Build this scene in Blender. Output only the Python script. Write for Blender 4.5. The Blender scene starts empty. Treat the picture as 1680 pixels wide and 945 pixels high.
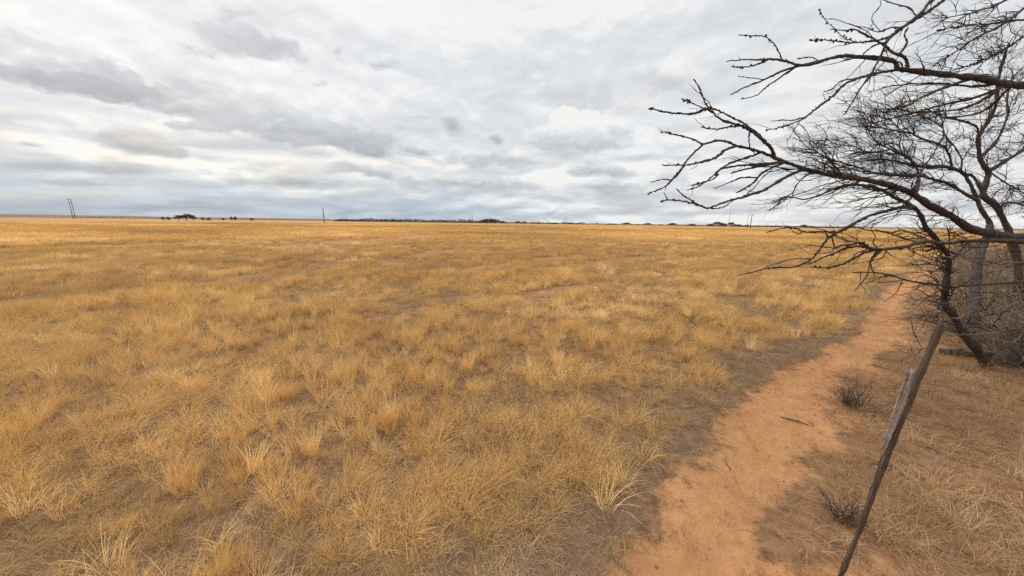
import bpy, math, random
import numpy as np
from mathutils import Matrix, Vector
C = bpy.context.scene.collection
S = bpy.context.scene
PI = math.pi
rng = np.random.default_rng(7)
random.seed(7)

# ------------------------------------------------------------------ camera
F, CX, CY, H = 535.0, 840.0, 472.5, 2.0          # focal length and centre in pixels of the 1680 wide photograph
PITCH, ROLL = math.atan(108/535), 0.0129
fw = np.array([0, math.cos(PITCH), -math.sin(PITCH)])
r0 = np.array([1.0, 0, 0]); u0 = np.array([0, math.sin(PITCH), math.cos(PITCH)])
ri = math.cos(ROLL)*r0 + math.sin(ROLL)*u0
up = math.cos(ROLL)*u0 - math.sin(ROLL)*r0
EYE = np.array([0, 0, H])
cam = bpy.data.cameras.new('camera'); cam.lens = 36*F/1680; cam.sensor_width = 36; cam.clip_start = 0.05; cam.clip_end = 30000
co = bpy.data.objects.new('camera', cam); C.objects.link(co)
M = Matrix.Identity(4)
for i in range(3):
    M[i][0], M[i][1], M[i][2], M[i][3] = ri[i], up[i], -fw[i], EYE[i]
co.matrix_world = M
S.camera = co

def ray(x, y):
    return (x-CX)/F*ri + (CY-y)/F*up + fw
def P(x, y, d):
    return EYE + ray(x, y)*d
def G(x, y, z=0.0):
    d = ray(x, y); return EYE + d*((z-H)/d[2])
def AE(x, y):
    d = ray(x, y); return math.atan2(d[0], d[1]), d[2]/math.hypot(d[0], d[1])

# ------------------------------------------------------------------ noise (numpy)
def _h(ix, iy, seed):
    n = (ix*374761393 + iy*668265263 + seed*1442695041) & 0xFFFFFFFF
    n = ((n ^ (n >> 13))*1274126177) & 0xFFFFFFFF
    return ((n ^ (n >> 16)) & 0xFFFF)/65535.0
def vnoise(x, y, seed=0):
    x = np.asarray(x, float); y = np.asarray(y, float)
    fx, fy = np.floor(x), np.floor(y); ix, iy = fx.astype(np.int64), fy.astype(np.int64)
    tx, ty = x-fx, y-fy; tx = tx*tx*(3-2*tx); ty = ty*ty*(3-2*ty)
    a = _h(ix, iy, seed); b = _h(ix+1, iy, seed); c = _h(ix, iy+1, seed); d = _h(ix+1, iy+1, seed)
    return (a*(1-tx)+b*tx)*(1-ty) + (c*(1-tx)+d*tx)*ty
def fbm(x, y, s, o=4, seed=0):
    x = np.asarray(x, float)/s; y = np.asarray(y, float)/s
    t, a, n = 0, 1.0, 0
    for k in range(o):
        t = t + a*vnoise(x*2**k+17.3*k, y*2**k-9.1*k, seed+k); n += a; a *= 0.5
    return t/n
def sstep(a, b, x):
    t = np.clip((np.asarray(x, float)-a)/(b-a), 0, 1); return t*t*(3-2*t)

# ------------------------------------------------------------------ ground layout
edges = [(1052, 1228, 945), (1085, 1258, 870), (1120, 1288, 800), (1162, 1305, 750), (1190, 1318, 700), (1222, 1330, 650),
         (1262, 1362, 620), (1297, 1402, 600), (1368, 1470, 570), (1408, 1484, 550), (1430, 1478, 522), (1436, 1475, 500),
         (1452, 1494, 480), (1472, 1508, 465), (1494, 1526, 450), (1520, 1546, 436)]
pc, pw = [], []
for l, r, y in edges:
    a, b = G(l, y)[:2], G(r, y)[:2]
    pc.append((a+b)/2)
pc = np.array(pc)
pc = np.vstack([[pc[0]+(pc[0]-pc[1])*6], [pc[0]+(pc[0]-pc[1])*2.5], pc, [pc[-1]+np.array([3.5, 2.5])], [pc[-1]+np.array([9, 7])]])
hw = []
for l, r, y in edges:
    a, b = G(l, y)[:2], G(r, y)[:2]
    hw.append(np.linalg.norm(b-a)/2)
tang = np.gradient(pc, axis=0); tang /= np.linalg.norm(tang, axis=1)[:, None]
pw = []
for k, (l, r, y) in enumerate(edges):
    a, b = G(l, y)[:2], G(r, y)[:2]; e = b-a; t = tang[k+2]
    pw.append(abs(e[0]*t[1]-e[1]*t[0])/2)
pw = np.array([0.33, 0.33]+pw+[pw[-1], pw[-1]])
def poly_dist(x, y, pts, wid=None):
    x = np.asarray(x, float); y = np.asarray(y, float)
    best = np.full(x.shape, 1e9); bw = np.zeros(x.shape); side = np.zeros(x.shape)
    for i in range(len(pts)-1):
        a, b = pts[i], pts[i+1]; d = b-a; L2 = d@d
        t = np.clip(((x-a[0])*d[0]+(y-a[1])*d[1])/L2, 0, 1)
        qx, qy = x-a[0]-t*d[0], y-a[1]-t*d[1]; q = np.hypot(qx, qy)
        m = q < best
        best = np.where(m, q, best)
        if wid is not None: bw = np.where(m, wid[i]*(1-t)+wid[i+1]*t, bw)
        side = np.where(m, np.sign(d[0]*(y-a[1])-d[1]*(x-a[0])), side)
    return best, bw, side           # side +1 = field (left of the path), -1 = fence side
def path_sd(x, y):
    d, w, s = poly_dist(x, y, pc, pw)
    n = (fbm(x, y, 0.6, 3, 21)-0.5)*0.50 + (fbm(x, y, 0.16, 3, 22)-0.5)*0.24
    return d-w+n*np.clip(d/0.25, 0.35, 1), s, d
TRACKS = []
def track(pxs, w, k): TRACKS.append((np.array([G(x, y)[:2] for x, y in pxs]), w, k))
track([(487, 404), (560, 398.5), (640, 392.5), (714, 385.5)], 3.0, 1.0)
track([(-60, 509), (0, 502), (100, 488), (170, 482), (245, 476)], 0.22, 0.9)
track([(150, 640), (280, 600), (400, 566), (520, 540), (640, 520), (690, 511)], 0.20, 0.45)
track([(600, 524), (640, 518.5), (672, 514.5)], 0.10, 1.0)
track([(860, 490), (920, 478), (980, 468), (1010, 463)], 0.50, 0.95)
track([(760, 447), (860, 428), (950, 421)], 0.55, 0.85)
track([(680, 421), (760, 409)], 1.1, 0.8)
track([(880, 441), (1000, 430), (1060, 422)], 0.6, 0.75)
track([(300, 470), (420, 452), (520, 441)], 0.45, 0.75)
def track_mask(x, y):
    m = np.zeros(np.shape(x))
    n = (fbm(x, y, 0.8, 3, 31)-0.5)
    m = np.maximum(m, 0.80*sstep(0.60, 0.70, fbm(x*0.35+y*0.12, y, 3.2, 3, 131))*sstep(7, 16, np.hypot(x, y)))
    for pts, w, k in TRACKS:
        d, _, _ = poly_dist(x, y, pts)
        m = np.maximum(m, k*(1-sstep(w*0.5, w*1.6, d+n*w*1.4)))
    return m
def bare(x, y):                     # grey-brown patches of matted dead grass between the tufts
    r = np.hypot(x, y)
    n = 0.62*fbm(x, y, 0.8, 3, 41)+0.38*fbm(x+0.6*y, y, 4.0, 2, 45)
    return sstep(0.53, 0.74, n)
def gz(x, y):
    x = np.asarray(x, float); y = np.asarray(y, float); r = np.hypot(x, y)
    near = np.exp(-(r/60)**2)
    z = near*(0.07*(fbm(x, y, 1.3, 3, 51)-0.5)) + 0.35*(fbm(x, y, 45, 2, 55)-0.5)*sstep(5, 60, r)*(1-sstep(300, 450, r))
    sd, _, d = path_sd(x, y)
    z = z*sstep(-0.1, 0.5, sd) - 0.045*(1-sstep(-0.25, 0.25, sd)) + 0.030*(fbm(x, y, 0.22, 2, 141)-0.5)*(1-sstep(-0.1, 0.3, sd))*np.exp(-(r/12)**2)
    z = z - 6*sstep(700, 1500, r)
    az = np.arctan2(x, y)
    hill = (1-sstep(-0.62, -0.28, az))*(0.6+0.5*vnoise(az*9, az*0, 3)) + 0.30*vnoise(az*14+5, az*0, 4)
    z = z + hill*sstep(1500, 3200, r)*10*(r/3200)
    return z

# ------------------------------------------------------------------ mesh helpers
def link(name, me, parent=None, mat=None, loc=None):
    o = bpy.data.objects.new(name, me); C.objects.link(o)
    if mat is not None and me is not None: me.materials.append(mat)
    if parent is not None: o.parent = parent
    if loc is not None: o.location = loc
    return o
def tag(o, label=None, cat=None, group=None, kind=None):
    for k, v in (('label', label), ('category', cat), ('group', group), ('kind', kind)):
        if v: o[k] = v
    return o
def empty(name, loc=(0, 0, 0), rz=0.0):
    o = bpy.data.objects.new(name, None); C.objects.link(o); o.location = loc; o.rotation_euler = (0, 0, rz); o.empty_display_size = 0.2
    return o
def np_mesh(name, V, quads=None, tris=None, smooth=True):
    me = bpy.data.meshes.new(name)
    V = np.asarray(V, np.float32)
    q = np.zeros((0, 4), np.int32) if quads is None else np.asarray(quads, np.int32).reshape(-1, 4)
    t = np.zeros((0, 3), np.int32) if tris is None else np.asarray(tris, np.int32).reshape(-1, 3)
    me.vertices.add(len(V)); me.vertices.foreach_set('co', V.ravel())
    nl = q.size+t.size; me.loops.add(nl); me.loops.foreach_set('vertex_index', np.concatenate([q.ravel(), t.ravel()]))
    me.polygons.add(len(q)+len(t))
    st = np.concatenate([np.arange(len(q))*4, len(q)*4+np.arange(len(t))*3]).astype(np.int32)
    me.polygons.foreach_set('loop_start', st)
    me.polygons.foreach_set('use_smooth', np.full(len(q)+len(t), smooth, bool))
    me.update(calc_edges=True); me.validate()
    return me
def attr(me, name, vals, typ='FLOAT'):
    a = me.attributes.new(name, typ, 'POINT'); a.data.foreach_set('value' if typ != 'FLOAT_VECTOR' else 'vector', np.asarray(vals).ravel())
class Tubes:                        # collects round tubes of varying radius; one mesh at the end
    def __init__(s): s.V, s.Q, s.T, s.n = [], [], [], 0
    def add(s, pts, rad, sides=5):
        pts = np.asarray(pts, float); rad = np.asarray(rad, float); n = len(pts)
        if n < 2: return
        t = np.gradient(pts, axis=0); t /= np.linalg.norm(t, axis=1)[:, None]+1e-9
        m = np.abs(t).mean(0); ref = np.eye(3)[int(np.argmin(m))]
        a = np.cross(t, ref); a /= np.linalg.norm(a, axis=1)[:, None]+1e-9; b = np.cross(t, a)
        th = np.arange(sides)*2*PI/sides
        ring = pts[:, None, :] + rad[:, None, None]*(np.cos(th)[None, :, None]*a[:, None, :]+np.sin(th)[None, :, None]*b[:, None, :])
        s.V.append(ring.reshape(-1, 3))
        i = np.arange(n-1)[:, None]*sides; j = np.arange(sides)[None, :]; k = (j+1) % sides
        s.Q.append(np.stack([i+j, i+k, i+sides+k, i+sides+j], -1).reshape(-1, 4)+s.n)
        for base, rev in ((0, True), ((n-1)*sides, False)):
            f = [[base, base+q+1, base+q] if rev else [base, base+q, base+q+1] for q in range(1, sides-1)]
            s.T.append(np.array(f)+s.n)
        s.n += n*sides
    def mesh(s, name, smooth=True):
        return np_mesh(name, np.vstack(s.V), np.vstack(s.Q) if s.Q else None, np.vstack(s.T) if s.T else None, smooth)
def spline(pts, per=6):             # Catmull-Rom through the rows of pts
    p = np.asarray(pts, float)
    if len(p) < 3: 
        t = np.linspace(0, 1, per+1)[:, None]; return p[0]*(1-t)+p[-1]*t
    e = np.vstack([2*p[0]-p[1], p, 2*p[-1]-p[-2]]); out = []
    for i in range(len(p)-1):
        a, b, c, d = e[i:i+4]
        for t in np.arange(per)/per:
            out.append(0.5*((2*b)+(c-a)*t+(2*a-5*b+4*c-d)*t*t+(3*b-a-3*c+d)*t**3))
    out.append(p[-1]); return np.array(out)

# ------------------------------------------------------------------ node helpers
class E:
    nt = None
    def __init__(s, sock): s.s = sock
    @staticmethod
    def m(op, *a, clamp=False):
        n = E.nt.nodes.new('ShaderNodeMath'); n.operation = op; n.use_clamp = clamp
        for i, v in enumerate(a):
            if isinstance(v, E): E.nt.links.new(v.s, n.inputs[i])
            else: n.inputs[i].default_value = float(v)
        return E(n.outputs[0])
    def __add__(s, o): return E.m('ADD', s, o)
    def __radd__(s, o): return E.m('ADD', o, s)
    def __sub__(s, o): return E.m('SUBTRACT', s, o)
    def __rsub__(s, o): return E.m('SUBTRACT', o, s)
    def __mul__(s, o): return E.m('MULTIPLY', s, o)
    def __rmul__(s, o): return E.m('MULTIPLY', o, s)
    def __truediv__(s, o): return E.m('DIVIDE', s, o)
def ss(a, b, x):
    n = E.nt.nodes.new('ShaderNodeMapRange'); n.interpolation_type = 'SMOOTHSTEP'
    for i, v in enumerate((x, a, b, 0.0, 1.0)):
        if isinstance(v, E): E.nt.links.new(v.s, n.inputs[i])
        else: n.inputs[i].default_value = v
    return E(n.outputs[0])
def vec(x, y, z=0.0):
    n = E.nt.nodes.new('ShaderNodeCombineXYZ')
    for i, v in enumerate((x, y, z)):
        if isinstance(v, E): E.nt.links.new(v.s, n.inputs[i])
        else: n.inputs[i].default_value = v
    return E(n.outputs[0])
def noise(v, scale, detail=4, rough=0.5, dist=0.0, lac=2.0):
    n = E.nt.nodes.new('ShaderNodeTexNoise'); n.inputs['Scale'].default_value = scale; n.inputs['Detail'].default_value = detail
    n.inputs['Roughness'].default_value = rough; n.inputs['Distortion'].default_value = dist; n.inputs['Lacunarity'].default_value = lac
    if v is not None: E.nt.links.new(v.s, n.inputs['Vector'])
    return E(n.outputs[0])
def mixc(f, a, b, blend='MIX'):
    n = E.nt.nodes.new('ShaderNodeMix'); n.data_type = 'RGBA'; n.blend_type = blend; n.clamp_factor = True
    for i, v in ((0, f), (6, a), (7, b)):
        if isinstance(v, E): E.nt.links.new(v.s, n.inputs[i])
        elif i == 0: n.inputs[i].default_value = v
        else: n.inputs[i].default_value = (*v, 1)
    return E(n.outputs[2])
def attrib(name, typ='GEOMETRY'):
    n = E.nt.nodes.new('ShaderNodeAttribute'); n.attribute_name = name; n.attribute_type = typ
    return E(n.outputs['Fac'])
def obj_coord(k='Object'):
    n = E.nt.nodes.new('ShaderNodeTexCoord'); return E(n.outputs[k])
def new_mat(name):
    m = bpy.data.materials.new(name); m.use_nodes = True; m.node_tree.nodes.clear(); E.nt = m.node_tree
    return m
def finish(col, rough=0.9, bump=None, bstr=0.5, bdist=0.02, trans=0.0, spec=0.25):
    nt = E.nt; out = nt.nodes.new('ShaderNodeOutputMaterial'); b = nt.nodes.new('ShaderNodeBsdfPrincipled')
    if isinstance(col, E): nt.links.new(col.s, b.inputs['Base Color'])
    else: b.inputs['Base Color'].default_value = (*col, 1)
    if isinstance(rough, E): nt.links.new(rough.s, b.inputs['Roughness'])
    else: b.inputs['Roughness'].default_value = rough
    b.inputs['Specular IOR Level'].default_value = spec
    if bump is not None:
        bn = nt.nodes.new('ShaderNodeBump'); bn.inputs['Strength'].default_value = bstr; bn.inputs['Distance'].default_value = bdist
        nt.links.new(bump.s, bn.inputs['Height']); nt.links.new(bn.outputs[0], b.inputs['Normal'])
    last = b.outputs[0]
    if trans > 0:
        t = nt.nodes.new('ShaderNodeBsdfTranslucent'); mx = nt.nodes.new('ShaderNodeMixShader'); mx.inputs[0].default_value = trans
        if isinstance(col, E): nt.links.new(col.s, t.inputs[0])
        else: t.inputs[0].default_value = (*col, 1)
        nt.links.new(last, mx.inputs[1]); nt.links.new(t.outputs[0], mx.inputs[2]); last = mx.outputs[0]
    nt.links.new(last, out.inputs['Surface'])

# ------------------------------------------------------------------ sky
SUN_AZ, SUN_EL = math.radians(-48), math.radians(34)
def build_world():
    w = bpy.data.worlds.new('World'); S.world = w; w.use_nodes = True
    nt = w.node_tree; nt.nodes.clear(); E.nt = nt
    out = nt.nodes.new('ShaderNodeOutputWorld'); bg = nt.nodes.new('ShaderNodeBackground'); bg.inputs['Strength'].default_value = 0.1
    nt.links.new(bg.outputs[0], out.inputs[0])
    sky = nt.nodes.new('ShaderNodeTexSky'); sky.sky_type = 'NISHITA'; sky.sun_disc = False
    sky.sun_elevation = SUN_EL; sky.sun_rotation = SUN_AZ; sky.air_density = 1.2; sky.dust_density = 2.0
    tc = nt.nodes.new('ShaderNodeTexCoord'); sp = nt.nodes.new('ShaderNodeSeparateXYZ'); nt.links.new(tc.outputs['Generated'], sp.inputs[0])
    dx, dy, dz = (E(sp.outputs[i]) for i in range(3)); D = E(tc.outputs['Generated'])
    hz = E.m('SQRT', dx*dx+dy*dy); a0 = E.m('ARCTAN2', dx, dy); e0 = dz/E.m('MAXIMUM', hz, 0.001)
    ez = E.m('MAXIMUM', dz, 0.0)
    qx, qy = dx/(ez+0.11), dy/(ez+0.11)
    # warps of the direction, so that edges billow
    w1 = noise(vec(a0*2.2, e0*3.4, 1.7), 1.0, 4, 0.5)-0.5
    w2 = noise(vec(a0*7.5, e0*13.0, 4.0), 1.0, 4, 0.55)-0.5
    w3 = noise(vec(a0*24.0, e0*38.0, 9.0), 1.0, 5, 0.6)-0.5
    vn = nt.nodes.new('ShaderNodeTexVoronoi'); vn.feature = 'SMOOTH_F1'; vn.inputs['Scale'].default_value = 1.0; vn.inputs['Detail'].default_value = 2.5; vn.inputs['Roughness'].default_value = 0.55; vn.inputs['Smoothness'].default_value = 0.5
    nt.links.new(vec(a0*15.0+w2*1.2, e0*24.0+w3*0.8, 5.0).s, vn.inputs['Vector'])
    bil = 0.42-E(vn.outputs['Distance'])
    rise = ss(-0.02, 0.28, e0)
    a = a0 + w1*0.10 + w2*0.050 + w3*0.020
    e = e0 + (w2*0.060 + w1*0.05 + w3*0.030)*(0.18+0.82*rise)
    # high thin sheet
    sheet = noise(vec(qx*0.55+qy*0.25, qy*0.8, 0.3), 1.0, 6, 0.55, 0.3)
    fine = noise(vec(a0*5.0+w2*0.5, e0*9.0-a0*1.5, 3.3), 1.0, 6, 0.6, 0.2)
    t = 0.925 + (sheet-0.5)*0.26 + (fine-0.5)*0.16
    warm = ss(0.52, 0.75, fine)*0.10
    def cloud(p1, p2, ry, top, base, soft=0.45, op=0.9, wm=0.0, flat=1.7, rel=1.0, bw=0.55):
        """one cloud lying along the sky between two directions: lit top, grey base, ragged edge"""
        nonlocal t, warm
        (a1, e1), (a2, e2) = AE(*p1), AE(*p2); xm, ym = (p1[0]+p2[0])/2, (p1[1]+p2[1])/2
        re = AE(xm, ym-ry)[1]-AE(xm, ym)[1]; ca, ce, ra = (a1+a2)/2, (e1+e2)/2, abs(a2-a1)/2+re*0.5; m = (e2-e1)/(a2-a1)
        u = (a-ca)*(1.0/ra); v = (e-ce-(a-ca)*m)*(1.0/re)
        vf = E.m('MAXIMUM', v, v*(-flat))
        r = E.m('SQRT', u*u+vf*vf)
        mk = 1-ss(1.0-soft, 1.0, r+w3*0.25-bil*bw)
        sh = ss(-0.75, 0.85, v+(w3*0.9+bil*0.9+(fine-0.5)*0.8)*rel)
        val = base+sh*(top-base)
        t = t+(val-t)*mk*op
        if wm: warm = warm+(wm*sh-warm)*mk*op*0.8
    cloud((620, 90), (1330, 135), 105, 0.89, 0.860, 0.9, 0.9)
    cloud((1000, 95), (1250, 175), 45, 0.87, 0.82, 0.8, 0.6)
    cloud((-420, -10), (300, 118), 105, 0.90, 0.80, 0.8, 0.9, rel=0.6)
    cloud((-420, 30), (470, 200), 95, 0.87, 0.60, 0.50, 0.95, flat=3.4, rel=0.4)
    cloud((160, 128), (560, 206), 66, 0.88, 0.80, 0.6, 0.85, rel=0.6)
    cloud((270, 70), (530, 88), 74, 0.88, 0.72, 0.45, 0.92, flat=2.2, rel=0.4)
    cloud((300, 40), (440, 12), 24, 0.89, 0.79, 0.8, 0.7)
    cloud((215, 180), (712, 250), 78, 0.90, 0.68, 0.28, 0.95, flat=3.0, rel=0.4)
    cloud((430, 224), (695, 256), 26, 0.83, 0.68, 0.6, 0.7, rel=0.6)
    cloud((-80, 172), (250, 224), 34, 0.99, 0.95, 0.7, 0.9, 1.0, rel=0.5)
    cloud((80, 224), (360, 252), 52, 0.97, 0.73, 0.4, 0.92, 0.9, rel=0.5)
    cloud((-100, 222), (130, 240), 30, 1.03, 0.90, 0.45, 0.9, 0.8, rel=0.7)
    cloud((20, 232), (80, 236), 15, 0.95, 0.78, 0.6, 0.9)
    cloud((330, 250), (570, 288), 26, 0.99, 0.86, 0.6, 0.9, 1.1, rel=0.6)
    cloud((-220, 258), (420, 286), 40, 0.93, 0.74, 0.8, 0.85, 0.35, flat=2.4, rel=0.7)
    cloud((-120, 292), (300, 304), 26, 0.88, 0.70, 0.8, 0.8, 0.1, rel=0.7)
    cloud((280, 286), (600, 306), 34, 0.95, 0.74, 0.7, 0.85, 0.6, rel=0.7)
    cloud((470, 268), (720, 298), 26, 0.90, 0.71, 0.5, 0.9, 0.1, rel=0.6)
    cloud((545, 316), (615, 320), 9, 1.06, 0.90, 0.5, 0.95, 1.2)
    cloud((596, 98), (676, 102), 20, 0.87, 0.70, 0.9, 0.85, flat=1.0, rel=1.6)
    cloud((545, 84), (574, 84), 15, 0.86, 0.72, 0.9, 0.8, flat=1.0, rel=1.4)
    cloud((495, 134), (555, 138), 12, 0.87, 0.77, 0.9, 0.7, flat=1.0)
    cloud((715, 206), (775, 214), 28, 0.86, 0.64, 0.9, 0.95, flat=1.0, rel=1.6)
    cloud((790, 230), (830, 236), 16, 0.87, 0.66, 0.9, 0.9, flat=1.0, rel=1.4)
    cloud((655, 194), (720, 200), 8, 0.88, 0.74, 0.8, 0.8, flat=1.0)
    cloud((720, 150), (1200, 175), 60, 0.855, 0.845, 0.9, 0.85)
    cloud((880, 205), (1010, 208), 50, 1.03, 0.92, 0.22, 0.95, 0.15, flat=1.2, rel=0.5, bw=0.40)
    cloud((835, 232), (1050, 230), 44, 0.99, 0.80, 0.35, 0.92, 0.10, flat=1.5, rel=0.5, bw=0.40)
    cloud((985, 214), (1056, 216), 26, 0.94, 0.82, 0.5, 0.7)
    cloud((680, 258), (930, 270), 30, 0.97, 0.80, 0.6, 0.85, 0.2)
    cloud((860, 278), (1100, 286), 26, 0.96, 0.73, 0.5, 0.85)
    cloud((560, 292), (1000, 306), 32, 0.92, 0.74, 0.8, 0.85)
    cloud((900, 308), (1120, 314), 18, 0.94, 0.74, 0.5, 0.8)
    cloud((1080, 258), (1440, 276), 24, 0.96, 0.84, 0.6, 0.7)
    # rows of flat-based cloud low over the land
    def dens(off):
        return noise(vec(a0*5.4+w2*0.5, (e0+off)*20.0, 6.0), 1.0, 5, 0.55, 0.2)
    d0, d1 = dens(0.0), dens(0.016)
    low = 1-ss(0.10, 0.30, e0)
    t = t + low*((d0-d1)*0.60 - ss(0.48, 0.66, d0)*0.08)
    warm = warm + low*ss(0.04, 0.12, d0-d1)*ss(0.20, -0.35, a0)*0.22
    d2 = noise(vec(a0*8.0, e0*64.0, 2.0), 1.0, 4, 0.55, 0.2)
    t = t + (1-ss(0.04, 0.14, e0))*(d2-0.5)*0.15
    # relief in the upper deck
    g0 = noise(vec(a0*4.0+w2*0.6, e0*7.0, 8.0), 1.0, 6, 0.58); g1 = noise(vec(a0*4.0+w2*0.6, e0*7.0+0.16, 8.0), 1.0, 6, 0.58)
    t = t + (g0-g1)*0.30*rise
    # towards the horizon on the left: bluer and deeper
    hl = (1-ss(0.02, 0.13, e0+w2*0.04))*(1-ss(-0.35, 0.45, a0))
    hr = (1-ss(0.02, 0.12, e0+w2*0.03))*ss(-0.15, 0.6, a0)
    t = t-hl*0.15-hr*0.0
    t = (t-0.9)*1.75+0.897
    t = E.m('MINIMUM', E.m('MAXIMUM', t, 0.0), 1.12)
    ramp = nt.nodes.new('ShaderNodeValToRGB'); cr = ramp.color_ramp; cr.interpolation = 'LINEAR'
    cr.elements[0].position = 0.30; cr.elements[0].color = (0.30, 0.318, 0.36, 1)
    cr.elements[1].position = 1.0; cr.elements[1].color = (0.925, 0.93, 0.92, 1)
    for p, c in ((0.55, (0.465, 0.487, 0.53, 1)), (0.78, (0.625, 0.648, 0.682, 1)), (0.92, (0.785, 0.805, 0.825, 1))):
        el = cr.elements.new(p); el.color = c
    nt.links.new(t.s, ramp.inputs[0])
    col = E(ramp.outputs[0])
    col = mixc(hl*0.62, col, mixc(1.0, col, (0.80, 1.0, 1.18), 'MULTIPLY'))
    col = mixc(E.m('MINIMUM', E.m('MAXIMUM', warm*1.7, 0.0), 0.9), col, mixc(1.0, col, (1.13, 0.985, 0.80), 'MULTIPLY'))
    k = 10.0+ss(0.62, 1.6, e0)*13.0  # sky overhead, out of view, brightened to throw more light on the grass
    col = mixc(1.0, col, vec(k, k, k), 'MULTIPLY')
    # a thin share of open sky behind the cloud; below the horizon the cloud colour simply carries on
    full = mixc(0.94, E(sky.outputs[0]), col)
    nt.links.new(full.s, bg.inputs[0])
    w.cycles.sampling_method = 'MANUAL'; w.cycles.sample_map_resolution = 512
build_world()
sl = bpy.data.lights.new('sun', 'SUN'); sl.energy = 1.5; sl.angle = math.radians(14); sl.color = (1.0, 0.95, 0.88)
so = bpy.data.objects.new('sun', sl); C.objects.link(so)
sd_ = Vector((math.sin(SUN_AZ)*math.cos(SUN_EL), math.cos(SUN_AZ)*math.cos(SUN_EL), math.sin(SUN_EL)))
so.rotation_euler = sd_.to_track_quat('Z', 'Y').to_euler(); so.location = sd_*50

# ------------------------------------------------------------------ materials
def mat_ground():
    m = new_mat('ground_soil'); p = obj_coord()
    soil, thatch, fence, far = attrib('soil'), attrib('thatch'), attrib('fence'), attrib('far')
    n1 = noise(p, 1.1, 6, 0.6); n2 = noise(p, 9.0, 6, 0.65); n3 = noise(p, 55.0, 4, 0.7); n4 = noise(p, 0.09, 4, 0.6)
    straw = mixc(ss(0.3, 0.7, n2), (0.16, 0.085, 0.042), (0.30, 0.170, 0.080))
    grey = mixc(ss(0.35, 0.7, n2*0.5+n3*0.5), (0.14, 0.086, 0.053), (0.27, 0.175, 0.108))
    earth = mixc(ss(0.32, 0.72, n1*0.45+n2*0.55), (0.42, 0.200, 0.084), (0.55, 0.288, 0.130))
    n5 = noise(p, 3.2, 5, 0.65, 0.6)
    earth = mixc(ss(0.45, 0.75, n5)*0.45, earth, (0.29, 0.150, 0.075))
    earth = mixc(ss(0.52, 0.72, n3)*0.40, earth, (0.28, 0.135, 0.065))
    red = mixc(ss(0.35, 0.68, n2), (0.22, 0.108, 0.053), (0.36, 0.188, 0.090))
    farc = mixc(ss(0.25, 0.75, n4*0.6+n1*0.4), (0.39, 0.232, 0.098), (0.50, 0.31, 0.135))
    c = mixc(thatch*0.9, straw, grey)
    c = mixc(ss(0.25, 0.6, fence+(n1-0.5)*0.6+(n3-0.5)*0.5), c, mixc(ss(0.38, 0.66, n1*0.3+n2*0.5+n3*0.2), red, mixc(0.55, grey, red)))
    c = mixc(ss(0.26, 0.74, soil+(n2-0.5)*1.1+(n3-0.5)*1.1), c, earth)
    c = mixc(far, c, farc)
    farthest = attrib('plain')
    c = mixc(farthest, c, mixc(ss(0.3, 0.7, noise(p, 0.004, 3, 0.6)), (0.15, 0.095, 0.07), (0.24, 0.15, 0.095)))
    n6 = noise(p, 4.2, 2, 0.5, 0.3)
    finish(c, 0.95, n2*0.7+n3*0.5+n1*0.3+ss(0.5, 0.62, n6)*0.5, 0.75, 0.045, spec=0.1)
    return m
def mat_straw(name, c0, c1, c2, grey, trans=0.38):
    m = new_mat(name); br, ti, hu = attrib('br'), attrib('tint', 'INSTANCER'), attrib('hue', 'INSTANCER')
    c = mixc(br, c0, c1); c = mixc(ss(0.55, 1.0, ti), c, c2); c = mixc(hu, c, grey)
    k = 0.80+ti*0.42
    c = mixc(1.0, c, vec(k, k, k), 'MULTIPLY')
    finish(c, 0.7, trans=trans, spec=0.2)
    return m
def mat_bark(name, a, b, scale=30):
    m = new_mat(name); p = obj_coord()
    n = noise(p, scale, 5, 0.7, 0.8); n2 = noise(p, scale*0.2, 4, 0.6)
    finish(mixc(ss(0.3, 0.75, n*0.7+n2*0.3), a, b), 0.9, n*0.6+n2*0.8, 1.0, 0.03, spec=0.15)
    return m
def mat_wood(name, a, b):
    m = new_mat(name); p = obj_coord()
    mp = E.nt.nodes.new('ShaderNodeMapping'); mp.inputs['Scale'].default_value = (60, 60, 5); E.nt.links.new(p.s, mp.inputs[0]); q = E(mp.outputs[0])
    n = noise(q, 1.0, 5, 0.65, 0.6); n2 = noise(p, 7, 4, 0.6)
    finish(mixc(ss(0.32, 0.68, n*0.65+n2*0.35), a, b), 0.85, n, 0.8, 0.006, spec=0.15)
    return m
MG = mat_ground()
M_GOLD = mat_straw('golden_straw', (0.66, 0.400, 0.138), (0.86, 0.570, 0.225), (0.93, 0.68, 0.315), (0.42, 0.255, 0.125), 0.28)
M_GREY = mat_straw('grey_dead_straw', (0.22, 0.138, 0.082), (0.44, 0.295, 0.175), (0.56, 0.40, 0.245), (0.54, 0.33, 0.135), 0.2)
M_BROWN = mat_straw('brown_dry_straw', (0.34, 0.215, 0.115), (0.56, 0.38, 0.21), (0.68, 0.49, 0.28), (0.36, 0.19, 0.09), 0.25)
M_BARK = mat_bark('dark_bark', (0.032, 0.024, 0.020), (0.140, 0.106, 0.086))
M_BARKB = mat_bark('brown_bark', (0.034, 0.026, 0.022), (0.150, 0.114, 0.092))
M_TWIG = mat_bark('twig_bark', (0.040, 0.029, 0.025), (0.105, 0.078, 0.062), 60)
M_SHRUB = mat_bark('grey_shrub_bark', (0.16, 0.118, 0.085), (0.36, 0.272, 0.20), 40)
M_DRY = mat_bark('brown_dry_stalks', (0.07, 0.048, 0.034), (0.20, 0.145, 0.10), 40)
M_DEAD = mat_bark('pale_dead_wood', (0.13, 0.10, 0.075), (0.27, 0.21, 0.16), 40)
M_POST = mat_wood('weathered_dark_timber', (0.045, 0.032, 0.024), (0.15, 0.105, 0.075))
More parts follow.
